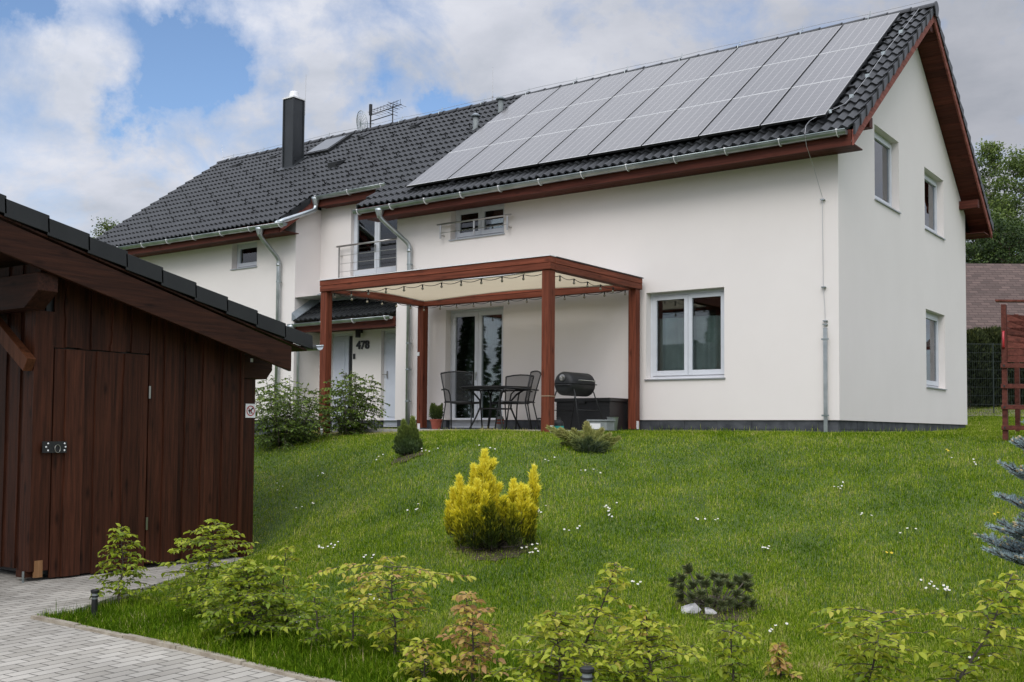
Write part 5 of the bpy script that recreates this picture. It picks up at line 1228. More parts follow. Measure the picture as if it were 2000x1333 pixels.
# --- hornbeam saplings
M['horn'] = leafmat('hornbeam_leaf', [(.10, .17, .012), (.21, .29, .018), (.37, .43, .030), (.52, .52, .065), (.50, .29, .12)], .42, .42)
M['hornd'] = leafmat('dark_hornbeam_leaf', [(.035, .065, .010), (.075, .130, .016), (.15, .225, .028), (.27, .34, .05)], .35, .45)
M['twig'] = pm('twig_bark', (.050, .038, .030), (.11, .09, .075), 40, .8, .3, 80)
def woody(P, T, nb, blen, lsize, env='cone', seed=0, bend=.05, start=.12, up=.3, dens=1.0, tone=.5, tspread=.2, subs=2, flat=False):
    """stem from P to T with leafy side shoots; returns tube list and leaf arrays"""
    r = np.random.default_rng(seed); P, T = np.array(P, float), np.array(T, float); H = np.linalg.norm(T - P); ax = (T - P) / H
    n = 14; w1, w2 = r.uniform(0, 6.28, 2); st = [P + (T - P) * t + np.array([math.sin(t * 5 + w1), math.cos(t * 4 + w2), 0]) * bend * H * math.sin(math.pi * t) * .5 for t in np.linspace(0, 1, n)]
    tubes = [(st, .008 * (H ** .5) + .003, .0018)]; LP, LD = [], []
    def stem(t): i = min(int(t * (n - 1)), n - 2); f = t * (n - 1) - i; return st[i] * (1 - f) + st[i + 1] * f
    def leafy(pts):
        L_ = sum(np.linalg.norm(b - a) for a, b in zip(pts[:-1], pts[1:])); k = max(3, int(L_ / (lsize * .42) * dens)); side = 1
        for i in range(k):
            t = (i + .6) / k; t = .12 + .88 * t; q = t * (len(pts) - 1); j = min(int(q), len(pts) - 2); p = pts[j] * (1 - q + j) + pts[j + 1] * (q - j); dr = pts[j + 1] - pts[j]; dr = dr / (np.linalg.norm(dr) + 1e-9)
            s = np.cross(dr, [0, 0, 1.]); s /= np.linalg.norm(s) + 1e-9; side = -side
            LP.append(p); LD.append(dr * r.uniform(.3, .9) + s * side * r.uniform(.6, 1.1) + np.array([0, 0, r.uniform(-.75, .25)]))
    for b in range(nb):
        t = start + (1 - start) * (b + r.uniform(0, .8)) / nb; t = min(t, .98); p = stem(t)
        e = {'cone': 1.1 - .85 * t, 'bush': math.sin(math.pi * min(1, .18 + .8 * t)) ** .7, 'flat': .25 + .85 * t ** 1.2, 'tall': .9 * math.sin(math.pi * min(1, .12 + .86 * t)) ** .5}[env]
        L_ = blen * e * r.uniform(.65, 1.15); a_ = b * 2.4 + r.uniform(-.5, .5); el = up + r.uniform(-.15, .2)
        if flat: el *= 1 - t
        d0 = np.array([math.cos(a_) * math.cos(el), math.sin(a_) * math.cos(el), math.sin(el)]); pts = [p]; k = 5; dd = d0.copy()
        for i in range(k): dd = dd + np.array([r.uniform(-.16, .16), r.uniform(-.16, .16), -.10 + r.uniform(-.08, .08)]); dd /= np.linalg.norm(dd); pts.append(pts[-1] + dd * L_ / k)
        tubes.append((pts, .0035, .0012)); leafy(pts)
        for s_ in range(subs):
            j = r.integers(1, k); q = pts[j]; sd_ = np.cross(dd, [0, 0, 1.]) * (1 if s_ % 2 else -1) + dd * .7 + np.array([0, 0, .1]); sd_ /= np.linalg.norm(sd_)
            l2 = L_ * r.uniform(.3, .55); pp = [q, q + sd_ * l2 * .5, q + sd_ * l2 + np.array([0, 0, -.1 * l2])]; tubes.append((pp, .0022, .001)); leafy(pp)
    leafy(st[int(n * .75):])
    LP, LD = np.array(LP), np.array(LD); m_ = len(LP)
    LN = nz(np.array([0, 0, 1.]) + r.normal(0, .45, (m_, 3))); Ls = lsize * r.uniform(.38, 1.15, m_)
    v = np.clip(tone + r.normal(0, tspread, m_) + .25 * ((LP - P) @ ax / H - .5), 0, 1)
    return tubes, LP, LD, LN, Ls, v
def plant(name, label, cat, P, parts, mat, twig, group=None, kind='ovate', wr=.62):
    t = thing(name, label, cat, tuple(P), group); mb = MB()
    for pr_ in parts:
        for pts, r0, r1 in pr_[0]: mb.tube(pts, r0, 6, r2=r1)
    mb.build('stem', twig, t, smooth=True)
    LP, LD, LN, Ls, v = [np.concatenate([p_[i] for p_ in parts]) for i in range(1, 6)]
    V, F, k = blades(LP, LD, LN, Ls, Ls * wr, kind); veg('foliage', V, F, mat, np.repeat(v, k), t); return t
def depth(p): return (np.array(p) - CAM) @ FWD
def colm(P, u, v): return CAM + depth(P) * ray(u, v)
SAP = [  # base u,v   tip u,v  half-width px  branches  env  tone seed label
    (232, 1192, 236, 1028, 70, 16, 'cone', .42, 'young hornbeam in front of the shed door, beside the left path light'),
    (388, 1215, 420, 1018, 85, 22, 'tall', .42, 'young hornbeam with green leaves reaching up before the shed boards, second from the path end'),
    (500, 1255, 480, 1095, 95, 30, 'bush', .36, 'broad bushy young hornbeam left of the thin brown-tipped one'),
    (562, 1245, 556, 1068, 42, 9, 'tall', .60, 'thin young hornbeam with a brownish tip standing right behind the bushy one'),
    (617, 1282, 612, 1140, 52, 11, 'bush', .38, 'small sparse young hornbeam between the brown-tipped and the flat-topped ones'),
    (690, 1285, 690, 1150, 46, 10, 'tall', .46, 'slender young hornbeam just left of the tall flat-topped one'),
    (770, 1298, 768, 1098, 100, 22, 'flat', .68, 'tall flat-topped young hornbeam with yellow-tinged leaves, left of the coppery one'),
    (832, 1345, 826, 1248, 55, 12, 'bush', .72, 'low young hornbeam with yellowish leaves at the foot of the flat-topped one'),
    (925, 1350, 910, 1158, 62, 20, 'tall', .92, 'young hornbeam with coppery orange leaves'),
    (1100, 1375, 1205, 1100, 62, 22, 'tall', .58, 'young hornbeam with a long shoot leaning to the right, behind the right path light'),
    (1090, 1400, 1085, 1195, 105, 30, 'bush', .50, 'dense yellow-green young hornbeam directly behind the right path light'),
    (1284, 1400, 1262, 1190, 84, 30, 'bush', .55, 'dense yellow-green young hornbeam right of the right path light, below the white rocks'),
    (1428, 1365, 1432, 1216, 50, 13, 'flat', .42, 'green young hornbeam with a bare stem in front of the dwarf pine'),
    (1525, 1330, 1520, 1255, 34, 8, 'cone', .85, 'tiny brownish sapling in the lawn right of the dwarf pine'),
    (1690, 1410, 1715, 1195, 105, 24, 'flat', .52, 'airy young hornbeam with yellow-green leaves near the lower right corner'),
    (1830, 1420, 1978, 1120, 85, 22, 'tall', .55, 'young hornbeam with a long shoot leaning right towards the blue spruce')]
for i, (ub, vb, ut, vt, hw_, nb_, env, tn, lab) in enumerate(SAP):
    P = G(ub, vb); T = colm(P, ut, vt); D_ = depth(P)
    pr_ = woody(P, T, int(nb_ * (2.4 if i < 3 else 1.65)), hw_ * D_ / FPX * 1.18, .056, env, 100 + i, tone=tn - (.08 if tn < .8 else 0), dens=1.2, subs=3, tspread=.15)
    plant('hornbeam_sapling', lab, 'sapling', P, [pr_], M['horn'], M['twig'], 'young hornbeams planted along the lawn edge', wr=.53)
# --- two hornbeam shrubs at the entrance
for (ub, vb, W_, vt, sd__, lab) in ((556, 874, 88, 724, 1, 'leafy green shrub between the shed and the front pergola post'), (684, 838, 62, 712, 2, 'dense green shrub in front of the house doors, right of the front left pergola post')):
    P = CAM + (16.6 if sd__ == 1 else 17.3) * ray(ub, 850); P[2] = float(hgt(P[0], P[1])); D_ = depth(P); R_ = W_ * D_ / FPX * 1.22; H = (CAM + D_ * ray(ub, vt))[2] - P[2]; prs = []
    for k in range(12):
        a_ = k * 2.4; rr = R_ * math.sqrt((k + .3) / 12) * .75; hh = H * (1 - .35 * (rr / R_) ** 2) * rng.uniform(.85, 1.0)
        prs.append(woody(P + [math.cos(a_) * rr * .35, math.sin(a_) * rr * .35, -.02], P + [math.cos(a_) * rr, math.sin(a_) * rr, hh], 18, R_ * .62, .058, 'bush', 300 + sd__ * 20 + k, tone=.46, dens=.85, subs=3, start=.05, tspread=.22, flat=True, up=.1))
    plant('shrub', lab, 'shrub', P, prs, M['hornd'], M['twig'], 'shrubs beside the house entrance', wr=.6)
M['bed'] = pm('planting_soil', (.030, .020, .012), (.075, .055, .035), 18, .95, .8, 40)
def soil(u, v, w_, lab):
    P = G(u, v); R_ = w_ * depth(P) / FPX / 2; m = MB(); r = random.Random(int(u)); n = 22; m.v.append((P[0], P[1], float(hgt(P[0], P[1])) + .022))
    for k in range(n): a = 2 * math.pi * k / n; q = R_ * r.uniform(.8, 1.15); x_, y_ = P[0] + q * math.cos(a), P[1] + q * math.sin(a); m.v.append((x_, y_, float(hgt(x_, y_)) + .012))
    m.f = [(0, 1 + k, 1 + (k + 1) % n) for k in range(n)]; m.m = [0] * n; tag(m.build('planting_bed', M['bed']), lab, kind='structure')
soil(962, 1074, 150, 'bare soil under the golden conifer'); soil(1400, 1192, 170, 'bare soil around the dwarf pine and rocks'); soil(797, 893, 60, 'bare soil around the small dark conifer')
# --- conifers made of plumes
def plumes(spec, seed, size=.04, wr=.3, dens=900):
    r = np.random.default_rng(seed); Ps, Ds, Vs = [], [], []
    for (A, B, R_, v0, v1) in spec:
        A, B = np.array(A, float), np.array(B, float); H = np.linalg.norm(B - A); ax = (B - A) / H; n = int(dens * H * (R_ / .1) ** .8 / .5)
        t = r.uniform(0, 1, n) ** .8; prof = np.where(t < .3, .55 + 1.5 * t, 1.0) * np.clip((1 - t) / .7, 0, 1) ** .75
        x_ = np.cross(ax, [0, 1, .1]); x_ /= np.linalg.norm(x_); y_ = np.cross(ax, x_); a_ = r.uniform(0, 6.28, n); q = np.sqrt(r.uniform(.12, 1, n))
        lump = 1 + .22 * np.sin(a_ * 3 + t * 9 + R_ * 50) + .12 * np.sin(a_ * 5 - t * 23)
        rad_ = (x_ * np.cos(a_)[:, None] + y_ * np.sin(a_)[:, None]); p = A + ax * (t * H)[:, None] + rad_ * (q * prof * R_ * lump)[:, None]
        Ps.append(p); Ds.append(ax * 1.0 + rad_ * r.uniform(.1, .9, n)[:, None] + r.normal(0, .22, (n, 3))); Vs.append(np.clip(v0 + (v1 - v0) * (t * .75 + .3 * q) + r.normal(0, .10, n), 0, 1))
    P, D_, v = map(np.concatenate, (Ps, Ds, Vs)); n = len(P); return P, D_, rdir(n), size * r.uniform(.5, 1.2, n), v, wr
def conifer(name, label, cat, P0, spec, seed, mat, size, wr=.3, dens=900, group=None):
    t = thing(name, label, cat, tuple(P0), group); P, D_, Nn, Ls, v, wr = plumes(spec, seed, size, wr, dens); V, F, k = blades(P, D_, Nn, Ls, Ls * wr, 'dia', .15)
    veg('foliage', V, F, mat, np.repeat(v, k), t); mb = MB()
    for (A, B, R_, v0, v1) in spec: mb.tube([P0, np.array(A) * .6 + np.array(P0) * .4 + [0, 0, .0], np.array(A), np.array(A) * .45 + np.array(B) * .55], .010, 6, r2=.003)
    mb.build('trunk', M['twig'], t, smooth=True); return t
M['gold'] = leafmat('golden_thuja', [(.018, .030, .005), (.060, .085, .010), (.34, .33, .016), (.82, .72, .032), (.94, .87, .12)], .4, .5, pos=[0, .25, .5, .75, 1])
P0 = G(962, 1072); D0 = depth(P0); S_ = D0 / FPX
def pp(u, v, dd=0): return CAM + (D0 + dd) * ray(u, v)
spec = []
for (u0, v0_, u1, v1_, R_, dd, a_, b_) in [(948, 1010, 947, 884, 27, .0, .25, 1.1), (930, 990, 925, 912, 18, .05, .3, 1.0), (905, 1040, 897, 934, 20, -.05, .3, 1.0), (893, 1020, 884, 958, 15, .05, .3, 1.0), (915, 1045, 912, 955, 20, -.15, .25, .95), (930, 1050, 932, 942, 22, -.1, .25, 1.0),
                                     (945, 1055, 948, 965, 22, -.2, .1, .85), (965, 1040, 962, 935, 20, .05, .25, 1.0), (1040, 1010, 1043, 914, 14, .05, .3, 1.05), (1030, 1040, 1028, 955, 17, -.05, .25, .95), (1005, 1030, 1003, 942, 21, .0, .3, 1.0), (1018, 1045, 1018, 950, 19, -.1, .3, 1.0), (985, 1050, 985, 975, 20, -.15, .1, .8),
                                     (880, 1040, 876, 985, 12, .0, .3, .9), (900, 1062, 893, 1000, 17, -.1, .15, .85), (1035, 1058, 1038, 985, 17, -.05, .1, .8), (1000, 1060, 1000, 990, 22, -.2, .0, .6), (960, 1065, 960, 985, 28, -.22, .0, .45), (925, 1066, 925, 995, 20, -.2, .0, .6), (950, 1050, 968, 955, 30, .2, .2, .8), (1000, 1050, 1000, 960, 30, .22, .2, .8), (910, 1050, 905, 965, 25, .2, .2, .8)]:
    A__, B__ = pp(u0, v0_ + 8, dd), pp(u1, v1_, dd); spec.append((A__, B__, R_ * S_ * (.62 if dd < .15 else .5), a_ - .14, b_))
    for q__ in range(4):
        t__ = rng.uniform(.15, .80); c__ = A__ + (B__ - A__) * t__; o__ = RIGHT * rng.uniform(-1, 1) * R_ * S_ * .75 + FWD * rng.uniform(-1, 1) * R_ * S_ * .5; l__ = (1 - t__ * .7) * .17; spec.append((c__ + o__ * .3, c__ + o__ * 1.0 + np.array([0, 0, l__]), R_ * S_ * .20, a_ + .0, b_))
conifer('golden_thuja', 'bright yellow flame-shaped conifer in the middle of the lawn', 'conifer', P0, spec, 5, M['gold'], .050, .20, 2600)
M['dgreen'] = leafmat('dark_conifer', [(.018, .034, .010), (.055, .092, .022), (.13, .18, .040), (.28, .33, .08)], .3, .6)
P0 = G(795, 890); D0 = depth(P0); S_ = D0 / FPX
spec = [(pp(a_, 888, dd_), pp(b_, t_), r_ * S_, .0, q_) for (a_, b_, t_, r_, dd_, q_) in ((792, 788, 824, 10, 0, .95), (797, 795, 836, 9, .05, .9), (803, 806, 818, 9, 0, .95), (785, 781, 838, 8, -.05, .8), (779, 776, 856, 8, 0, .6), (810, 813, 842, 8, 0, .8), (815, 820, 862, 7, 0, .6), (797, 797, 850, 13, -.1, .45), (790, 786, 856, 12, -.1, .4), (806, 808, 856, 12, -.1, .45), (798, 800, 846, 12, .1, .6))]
conifer('dwarf_thuja', 'small dark green upright conifer below the rear pergola post', 'conifer', P0, spec, 6, M['dgreen'], .045, .24, 4200)
# potted plant
spec = [((POT[0] + .05 * math.cos(a_), POT[1] + .05 * math.sin(a_), POT[2]), (POT[0] + .10 * math.cos(a_), POT[1] + .10 * math.sin(a_), POT[2] + .24 + .04 * (k % 2)), .06, .0, .7) for k, a_ in enumerate(np.linspace(0, 6.28, 8)[:-1])]
P, D_, Nn, Ls, v, wr = plumes(spec, 9, .03, .35, 2200); V, F, k = blades(P, D_, Nn, Ls, Ls * wr); veg('foliage', V, F, M['dgreen'], np.repeat(v, k), po)
# spreading juniper
M['junip'] = leafmat('juniper', [(.014, .026, .012), (.045, .070, .030), (.16, .19, .055), (.34, .36, .10), (.44, .40, .16)], .25, .6, pos=[0, .25, .5, .75, 1])
P0 = G(1152, 878); D0 = depth(P0); S_ = D0 / FPX; spec = []
for (u0, v0_, u1, v1_, R_, dd, a_, b_) in [(1150, 875, 1146, 828, 13, 0, .3, 1), (1145, 874, 1120, 842, 12, .1, .2, .95), (1140, 874, 1095, 840, 10, -.05, .2, .95), (1140, 872, 1072, 836, 9, .0, .2, .95), (1160, 874, 1175, 840, 11, .1, .3, .95), (1160, 876, 1190, 850, 10, -.1, .2, .9), (1165, 878, 1208, 856, 9, -.05, .2, .9),
                                     (1150, 882, 1120, 864, 14, -.2, .0, .5), (1150, 884, 1150, 858, 16, -.25, .0, .35), (1160, 884, 1185, 868, 13, -.2, .0, .45), (1150, 880, 1100, 868, 12, .1, .0, .5), (1155, 880, 1160, 845, 14, .2, .1, .8), (1140, 880, 1135, 850, 14, .15, .1, .8)]:
    spec.append((pp(u0, v0_, dd), pp(u1, v1_, dd), R_ * S_, a_, b_))
conifer('spreading_juniper', 'low spreading juniper with yellow-green tips in front of the middle pergola post', 'shrub', P0, spec, 7, M['junip'], .050, .22, 1900)
# needles
def needles(axes, seed, ln, wn, dens, droop=0, forward=.6):
    r = np.random.default_rng(seed); Ps, Ds = [], []
    for pts in axes:
        for a_, b_ in zip(pts[:-1], pts[1:]):
            a_, b_ = np.array(a_), np.array(b_); L_ = np.linalg.norm(b_ - a_); n = max(2, int(dens * L_)); ax = (b_ - a_) / L_; t = r.uniform(0, 1, n)[:, None]
            d_ = rdir(n); d_ = nz(d_ - (d_ @ ax)[:, None] * ax) + ax * forward; Ps.append(a_ + (b_ - a_) * t); Ds.append(d_)
    P, D_ = np.concatenate(Ps), np.concatenate(Ds); n = len(P); return P, D_, r.normal(0, 1, (n, 3)), ln * r.uniform(.7, 1.15, n)
M['pine'] = leafmat('pine_needles', [(.030, .045, .018), (.075, .10, .036), (.15, .17, .065), (.32, .24, .11)], .15, .5)
P0 = G(1392, 1188); D0 = depth(P0); pn = thing('dwarf_pine', 'dark green dwarf mountain pine behind two pale rocks', 'conifer', tuple(P0)); mb = MB(); axes = []
for (u, v, dd) in [(1330, 1128, .05), (1316, 1135, .1), (1345, 1110, .1), (1330, 1148, -.1), (1352, 1142, -.05), (1365, 1130, .1), (1378, 1140, -.1), (1395, 1125, .1), (1405, 1138, -.05), (1415, 1128, .1), (1400, 1155, -.15), (1425, 1142, 0), (1440, 1132, .1), (1448, 1140, .05), (1458, 1128, .0), (1462, 1145, -.1), (1440, 1160, -.15), (1455, 1170, -.1), (1470, 1180, -.05), (1478, 1190, 0), (1425, 1175, -.2), (1370, 1160, -.2), (1350, 1165, -.15), (1385, 1175, -.2), (1410, 1180, -.22), (1330, 1165, 0), (1440, 1185, -.1)]:
    T = pp(u, v + 4, dd); mid_ = np.array(P0) * .45 + T * .55 - [0, 0, .04]; mb.tube([P0, mid_, T], .012, 6, r2=.004)
    axes.append([mid_ * .18 + T * .82, T, T + [rng.uniform(-.012, .012), 0, .028]])
mb.build('branches', M['twig'], pn, smooth=True); P, D_, Nn, Ls = needles(axes, 3, .058, .002, 6200, forward=.55); V, F, k = blades(P, D_, Nn, Ls, .0034, 'dia', 0); veg('needles', V, F, M['pine'], np.repeat(np.clip(rng.normal(.4, .2, len(P)), 0, 1), k), pn)
def rock(u, v, w_, h_, seed, label):
    P = G(u, v); D_ = depth(P); rr = w_ * D_ / FPX / 2; hh = h_ * D_ / FPX; r = np.random.default_rng(seed); pts = r.normal(0, 1, (26, 3)); pts = nz(pts) * np.array([rr, rr * .8, hh * .95]) * r.uniform(.75, 1.05, (26, 1))
    import bmesh as bm_; b = bm_.new(); [b.verts.new(tuple(P + p)) for p in pts if p[2] > -hh * .4]; bm_.ops.convex_hull(b, input=b.verts)
    me = bpy.data.meshes.new('rock'); bm_.ops.delete(b, geom=[v_ for v_ in b.verts if not v_.link_faces], context='VERTS')
    for v_ in b.verts: v_.co -= Vector(P)
    b.to_mesh(me); b.free(); me.materials.append(M['rock']); tag(link('rock', me, None, tuple(P)), label, 'rock', 'pale rocks in front of the dwarf pine')
rock(1345, 1197, 56, 24, 1, 'larger pale rock, left of the two in front of the dwarf pine'); rock(1386, 1204, 30, 20, 2, 'smaller pointed pale rock, right of the two in front of the dwarf pine')
# blue spruce at the right edge
M['blue'] = leafmat('blue_spruce_needles', [(.10, .15, .15), (.22, .30, .31), (.36, .46, .49), (.52, .62, .64)], .1, .5)
M['bud'] = pm('spruce_bud', (.34, .26, .14), (.44, .36, .22), 60, .7)
Pb = CAM + 5.9 * ray(2082, 1120); Pb[2] = float(hgt(Pb[0], Pb[1])); bs = thing('blue_spruce', 'blue-grey spruce reaching in at the right edge of the lawn', 'conifer', tuple(Pb)); mb = MB(); axes = []; tips = []
ztop = (CAM + 5.9 * ray(2082, 720))[2]; rs = random.Random(5)
mb.tube([Pb - [0, 0, .05], Pb + [0, 0, (ztop - Pb[2]) * .5], [Pb[0], Pb[1], ztop]], .035, 10, r2=.010)
def br_(p, d_, L_, depth_=0):
    k = 5; pts = [np.array(p)]; d_ = np.array(d_, float)
    for i in range(k): d_ = d_ + np.array([rs.uniform(-.07, .07), rs.uniform(-.07, .07), rs.uniform(-.02, .07)]); d_ /= np.linalg.norm(d_); pts.append(pts[-1] + d_ * L_ / k)
    mb.tube(pts, .007, 6, r2=.003); axes.append(pts); tips.append((pts[-1], d_.copy()))
    if depth_ < 2:
        for i in range(1, k):
            for s_ in (-1, 1):
                sd_ = np.cross(d_, [0, 0, 1.]) * s_; sd_ /= np.linalg.norm(sd_); q = d_ * .75 + sd_ * .65; q /= np.linalg.norm(q); l2 = L_ * (.62 - .09 * i) * (.8 if depth_ else 1)
                if l2 > .05: br_(pts[i], q, l2, depth_ + 1)
H = ztop - Pb[2]; nl = 8
for l in range(nl):
    zf = .34 + .60 * l / (nl - 1); L_ = .50 * (1 - zf) + .16; nbr = 8 if l < 6 else 5
    for k in range(nbr): a_ = k * 2 * math.pi / nbr + l * .7 + rs.uniform(-.2, .2); br_(Pb + [0, 0, zf * H], (math.cos(a_), math.sin(a_), .10 + .5 * zf), L_ * rs.uniform(.8, 1.1))
tl = colm(Pb, 1984, 868); br_(Pb + [0, 0, .62 * H], tl - (Pb + [0, 0, .62 * H]), np.linalg.norm(tl - (Pb + [0, 0, .62 * H])), 1)
mb.build('branches', M['twig'], bs, smooth=True); P, D_, Nn, Ls = needles(axes, 8, .024, .002, 950, forward=.75); D_[:, 2] += .25
V, F, k = blades(P, D_, Nn, Ls, .0040, 'dia', 0); veg('needles', V, F, M['blue'], np.repeat(np.clip(rng.normal(.5, .22, len(P)), 0, 1), k), bs)
q = MB()
for p, d_ in tips:
    if rs.random() < .35: q.lathe(p, [(.003, -.004), (.007, .004), (.006, .012), (.001, .018)], 6, tuple(d_))
q.build('buds', M['bud'], bs)['kind'] = 'stuff'
# --- trees and hedge in the background
M['birch'] = leafmat('birch_leaf', [(.040, .065, .016), (.085, .130, .028), (.16, .22, .045), (.25, .31, .08)], .35, .5)
M['ever'] = leafmat('evergreen', [(.012, .026, .008), (.028, .055, .012), (.06, .10, .018), (.11, .155, .03)], .2, .6)
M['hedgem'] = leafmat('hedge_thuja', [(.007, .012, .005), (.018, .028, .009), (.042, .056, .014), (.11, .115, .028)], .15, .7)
M['birchbark'] = pm('birch_bark', (.12, .11, .10), (.55, .53, .50), 5, .8, .2, 20, stretch=(1, 1, 3))
def tree(name, label, P, H, R_, nleaf, lsize, mat, bark, seed, lobes=26, z0=.15, lean=(0, 0), group=None, shape='oval'):
    t = thing(name, label, 'tree', tuple(P), group); r = np.random.default_rng(seed); P = np.array(P, float); mb = MB(); top = P + [lean[0], lean[1], H]
    trunk = [P + (top - P) * f + np.array([math.sin(f * 4 + seed), math.cos(f * 3 + seed), 0]) * .012 * H for f in np.linspace(0, .96, 10)]
    mb.tube([trunk[0] - [0, 0, .3]] + trunk, [H * .018 * (1.02 - f) + .01 for f in np.linspace(0, .98, 11)], 10); Ps, vs, Ds = [], [], []
    for k in range(lobes):
        f = z0 + (1 - z0) * ((k + r.uniform(0, 1)) / lobes) ** .9; f = min(f, .98); fi = min(f / .96 * 9, 8.999); i = int(fi); p = trunk[i] * (1 - fi + i) + trunk[i + 1] * (fi - i)
        e = math.sin(math.pi * min(1, (.12 + .86 * f))) ** .6 if shape == 'oval' else (1.06 - f) ** .85
        a_ = k * 2.4 + r.uniform(-.4, .4); L_ = R_ * e * r.uniform(.65, 1.1); el = .55 if shape == 'oval' else .05
        d_ = np.array([math.cos(a_) * math.cos(el), math.sin(a_) * math.cos(el), math.sin(el)]); b1 = p + d_ * L_ * .5; b2 = b1 + np.array([d_[0], d_[1], d_[2] * .6]) * L_ * .5
        mb.tube([p, b1, b2], H * .004 + .006, 6, r2=.008)
        nsub = 7; per_ = int(nleaf / lobes / nsub)
        for s_ in range(nsub):
            c = p + (b2 - p) * r.uniform(.35, 1.05) + r.normal(0, .16, 3) * R_ * .55; cr = R_ * r.uniform(.10, .24); q = r.normal(0, 1, (per_, 3)) * .5
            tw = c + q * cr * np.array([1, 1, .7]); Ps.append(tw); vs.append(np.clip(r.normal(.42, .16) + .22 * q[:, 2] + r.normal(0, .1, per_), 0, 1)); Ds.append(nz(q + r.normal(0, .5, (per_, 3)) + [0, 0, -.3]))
    mb.build('trunk', bark, t, smooth=True); Pp = np.concatenate(Ps); v = np.concatenate(vs); Dd = np.concatenate(Ds); Ls = lsize * r.uniform(.6, 1.2, len(Pp))
    V, F, k = blades(Pp, Dd, rdir(len(Pp)), Ls, Ls * .6, 'dia', .2); veg('crown', V, F, mat, np.repeat(v, k), t); return t
def tpos(u, D_): p = CAM + D_ * ray(u, 800); return np.array([p[0], p[1], float(hgt(p[0], p[1])) + .3])
def treeh(p, v): return (CAM + depth(p) * ray(1000, v))[2] - p[2]
g_ = 'trees behind the neighbouring house'
p = tpos(1936, 48); tree('birch_tree', 'slim pale-leaved birch rising just right of the gable roof', p, treeh(p, 262), 1.35, 9000, .13, M['birch'], M['birchbark'], 3, 40, .3, group=g_)
p = tpos(2010, 46); tree('birch_tree', 'tall leafy birch cut by the right edge of the picture', p, treeh(p, 285), 2.3, 15000, .14, M['birch'], M['birchbark'], 5, 40, .25, group=g_)
p = tpos(1968, 52); tree('birch_tree', 'lower birch filling the gap between the two taller ones', p, treeh(p, 372), 1.9, 9000, .14, M['birch'], M['birchbark'], 8, 30, .2, group=g_)
p = tpos(1905, 44); tree('bushy_tree', 'broad green tree showing under the gable eave, left of the birches', p, treeh(p, 425), 2.4, 14000, .12, M['ever'], M['bark'], 11, 34, .1, group=g_)
p = tpos(1975, 43); tree('bushy_tree', 'dark green bushy tree above the ridge of the brown roof', p, treeh(p, 440), 2.6, 14000, .12, M['ever'], M['bark'], 12, 34, .1, group=g_)
p = tpos(2070, 44); tree('bushy_tree', 'bushy tree just beyond the right edge of the picture', p, treeh(p, 400), 2.6, 7000, .14, M['ever'], M['bark'], 13, 24, .1, group=g_)
p = tpos(195, 60); p[2] = -.5; tree('sparse_tree', 'thinly leafed tree top showing behind the left end of the roof', p, treeh(p, 432), 1.5, 2600, .13, M['birch'], M['bark'], 17, 30, .5)
p = tpos(222, 62); p[2] = -.5; tree('sparse_tree', 'very thin tree top touching the left verge of the roof', p, treeh(p, 438), 1.1, 1200, .13, M['birch'], M['bark'], 19, 24, .6)
for i, (u, v, D_, R_) in enumerate(((1893, 650, 26.5, .62), (1932, 646, 27.0, .85), (1972, 652, 26.5, .75), (2020, 650, 27, .8))):
    p = CAM + D_ * ray(u, 800); p[2] = float(hgt(p[0], p[1])); H = (CAM + D_ * ray(u, v))[2] - p[2]
    t = thing('hedge_thuja', ['dark thuja column touching the house wall in the view', 'broad dark thuja, middle of the hedge before the brown roof', 'dark thuja behind the post of the climbing frame', 'dark thuja beyond the climbing frame'][i], 'hedge', tuple(p), 'dark thujas forming the hedge behind the garden')
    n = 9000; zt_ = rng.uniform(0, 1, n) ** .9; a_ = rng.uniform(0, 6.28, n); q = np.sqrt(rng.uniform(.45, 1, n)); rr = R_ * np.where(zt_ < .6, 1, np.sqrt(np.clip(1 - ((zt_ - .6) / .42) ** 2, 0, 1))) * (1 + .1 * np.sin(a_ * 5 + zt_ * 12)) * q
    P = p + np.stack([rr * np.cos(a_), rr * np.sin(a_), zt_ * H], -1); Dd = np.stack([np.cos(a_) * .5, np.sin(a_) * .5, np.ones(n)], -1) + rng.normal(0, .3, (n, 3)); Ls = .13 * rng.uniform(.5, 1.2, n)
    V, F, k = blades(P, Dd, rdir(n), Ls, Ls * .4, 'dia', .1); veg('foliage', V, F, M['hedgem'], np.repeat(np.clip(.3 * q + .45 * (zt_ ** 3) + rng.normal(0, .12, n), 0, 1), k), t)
    mb = MB(); mb.tube([p - [0, 0, .1], p + [0, 0, H * .8]], .06, 8, r2=.02); mb.build('trunk', M['bark'], t)
# wire fence in front of the hedge
f0 = CAM + 24.6 * ray(1845, 800); f1 = CAM + 24.6 * ray(2120, 800); fz = lambda p: float(hgt(p[0], p[1])); ht = at(1915, 672, D=24.6)[2]
fn = thing('wire_fence', 'thin dark wire fence in front of the dark hedge', 'fence', (f0[0], f0[1], fz(f0)))
M['fence'] = pm('green_wire', (.012, .022, .018), rough=.5)
for k in range(4): p = f0 + (f1 - f0) * (k + .15) / 3.3; m = MB(); m.tube([(p[0], p[1], fz(p) - .1), (p[0], p[1], ht + .03)], .011, 8); m.build('fence_post', M['fence'], fn)
m = MB()
for i in range(9): z = ht - i * .2; m.tube([(f0[0], f0[1], z), (f1[0], f1[1], z)], .003 if i else .006, 5)
for i in range(66): p = f0 + (f1 - f0) * i / 65; m.tube([(p[0], p[1], ht), (p[0], p[1], ht - 1.6)], .002, 4)
m.build('wire_mesh', M['fence'], fn)
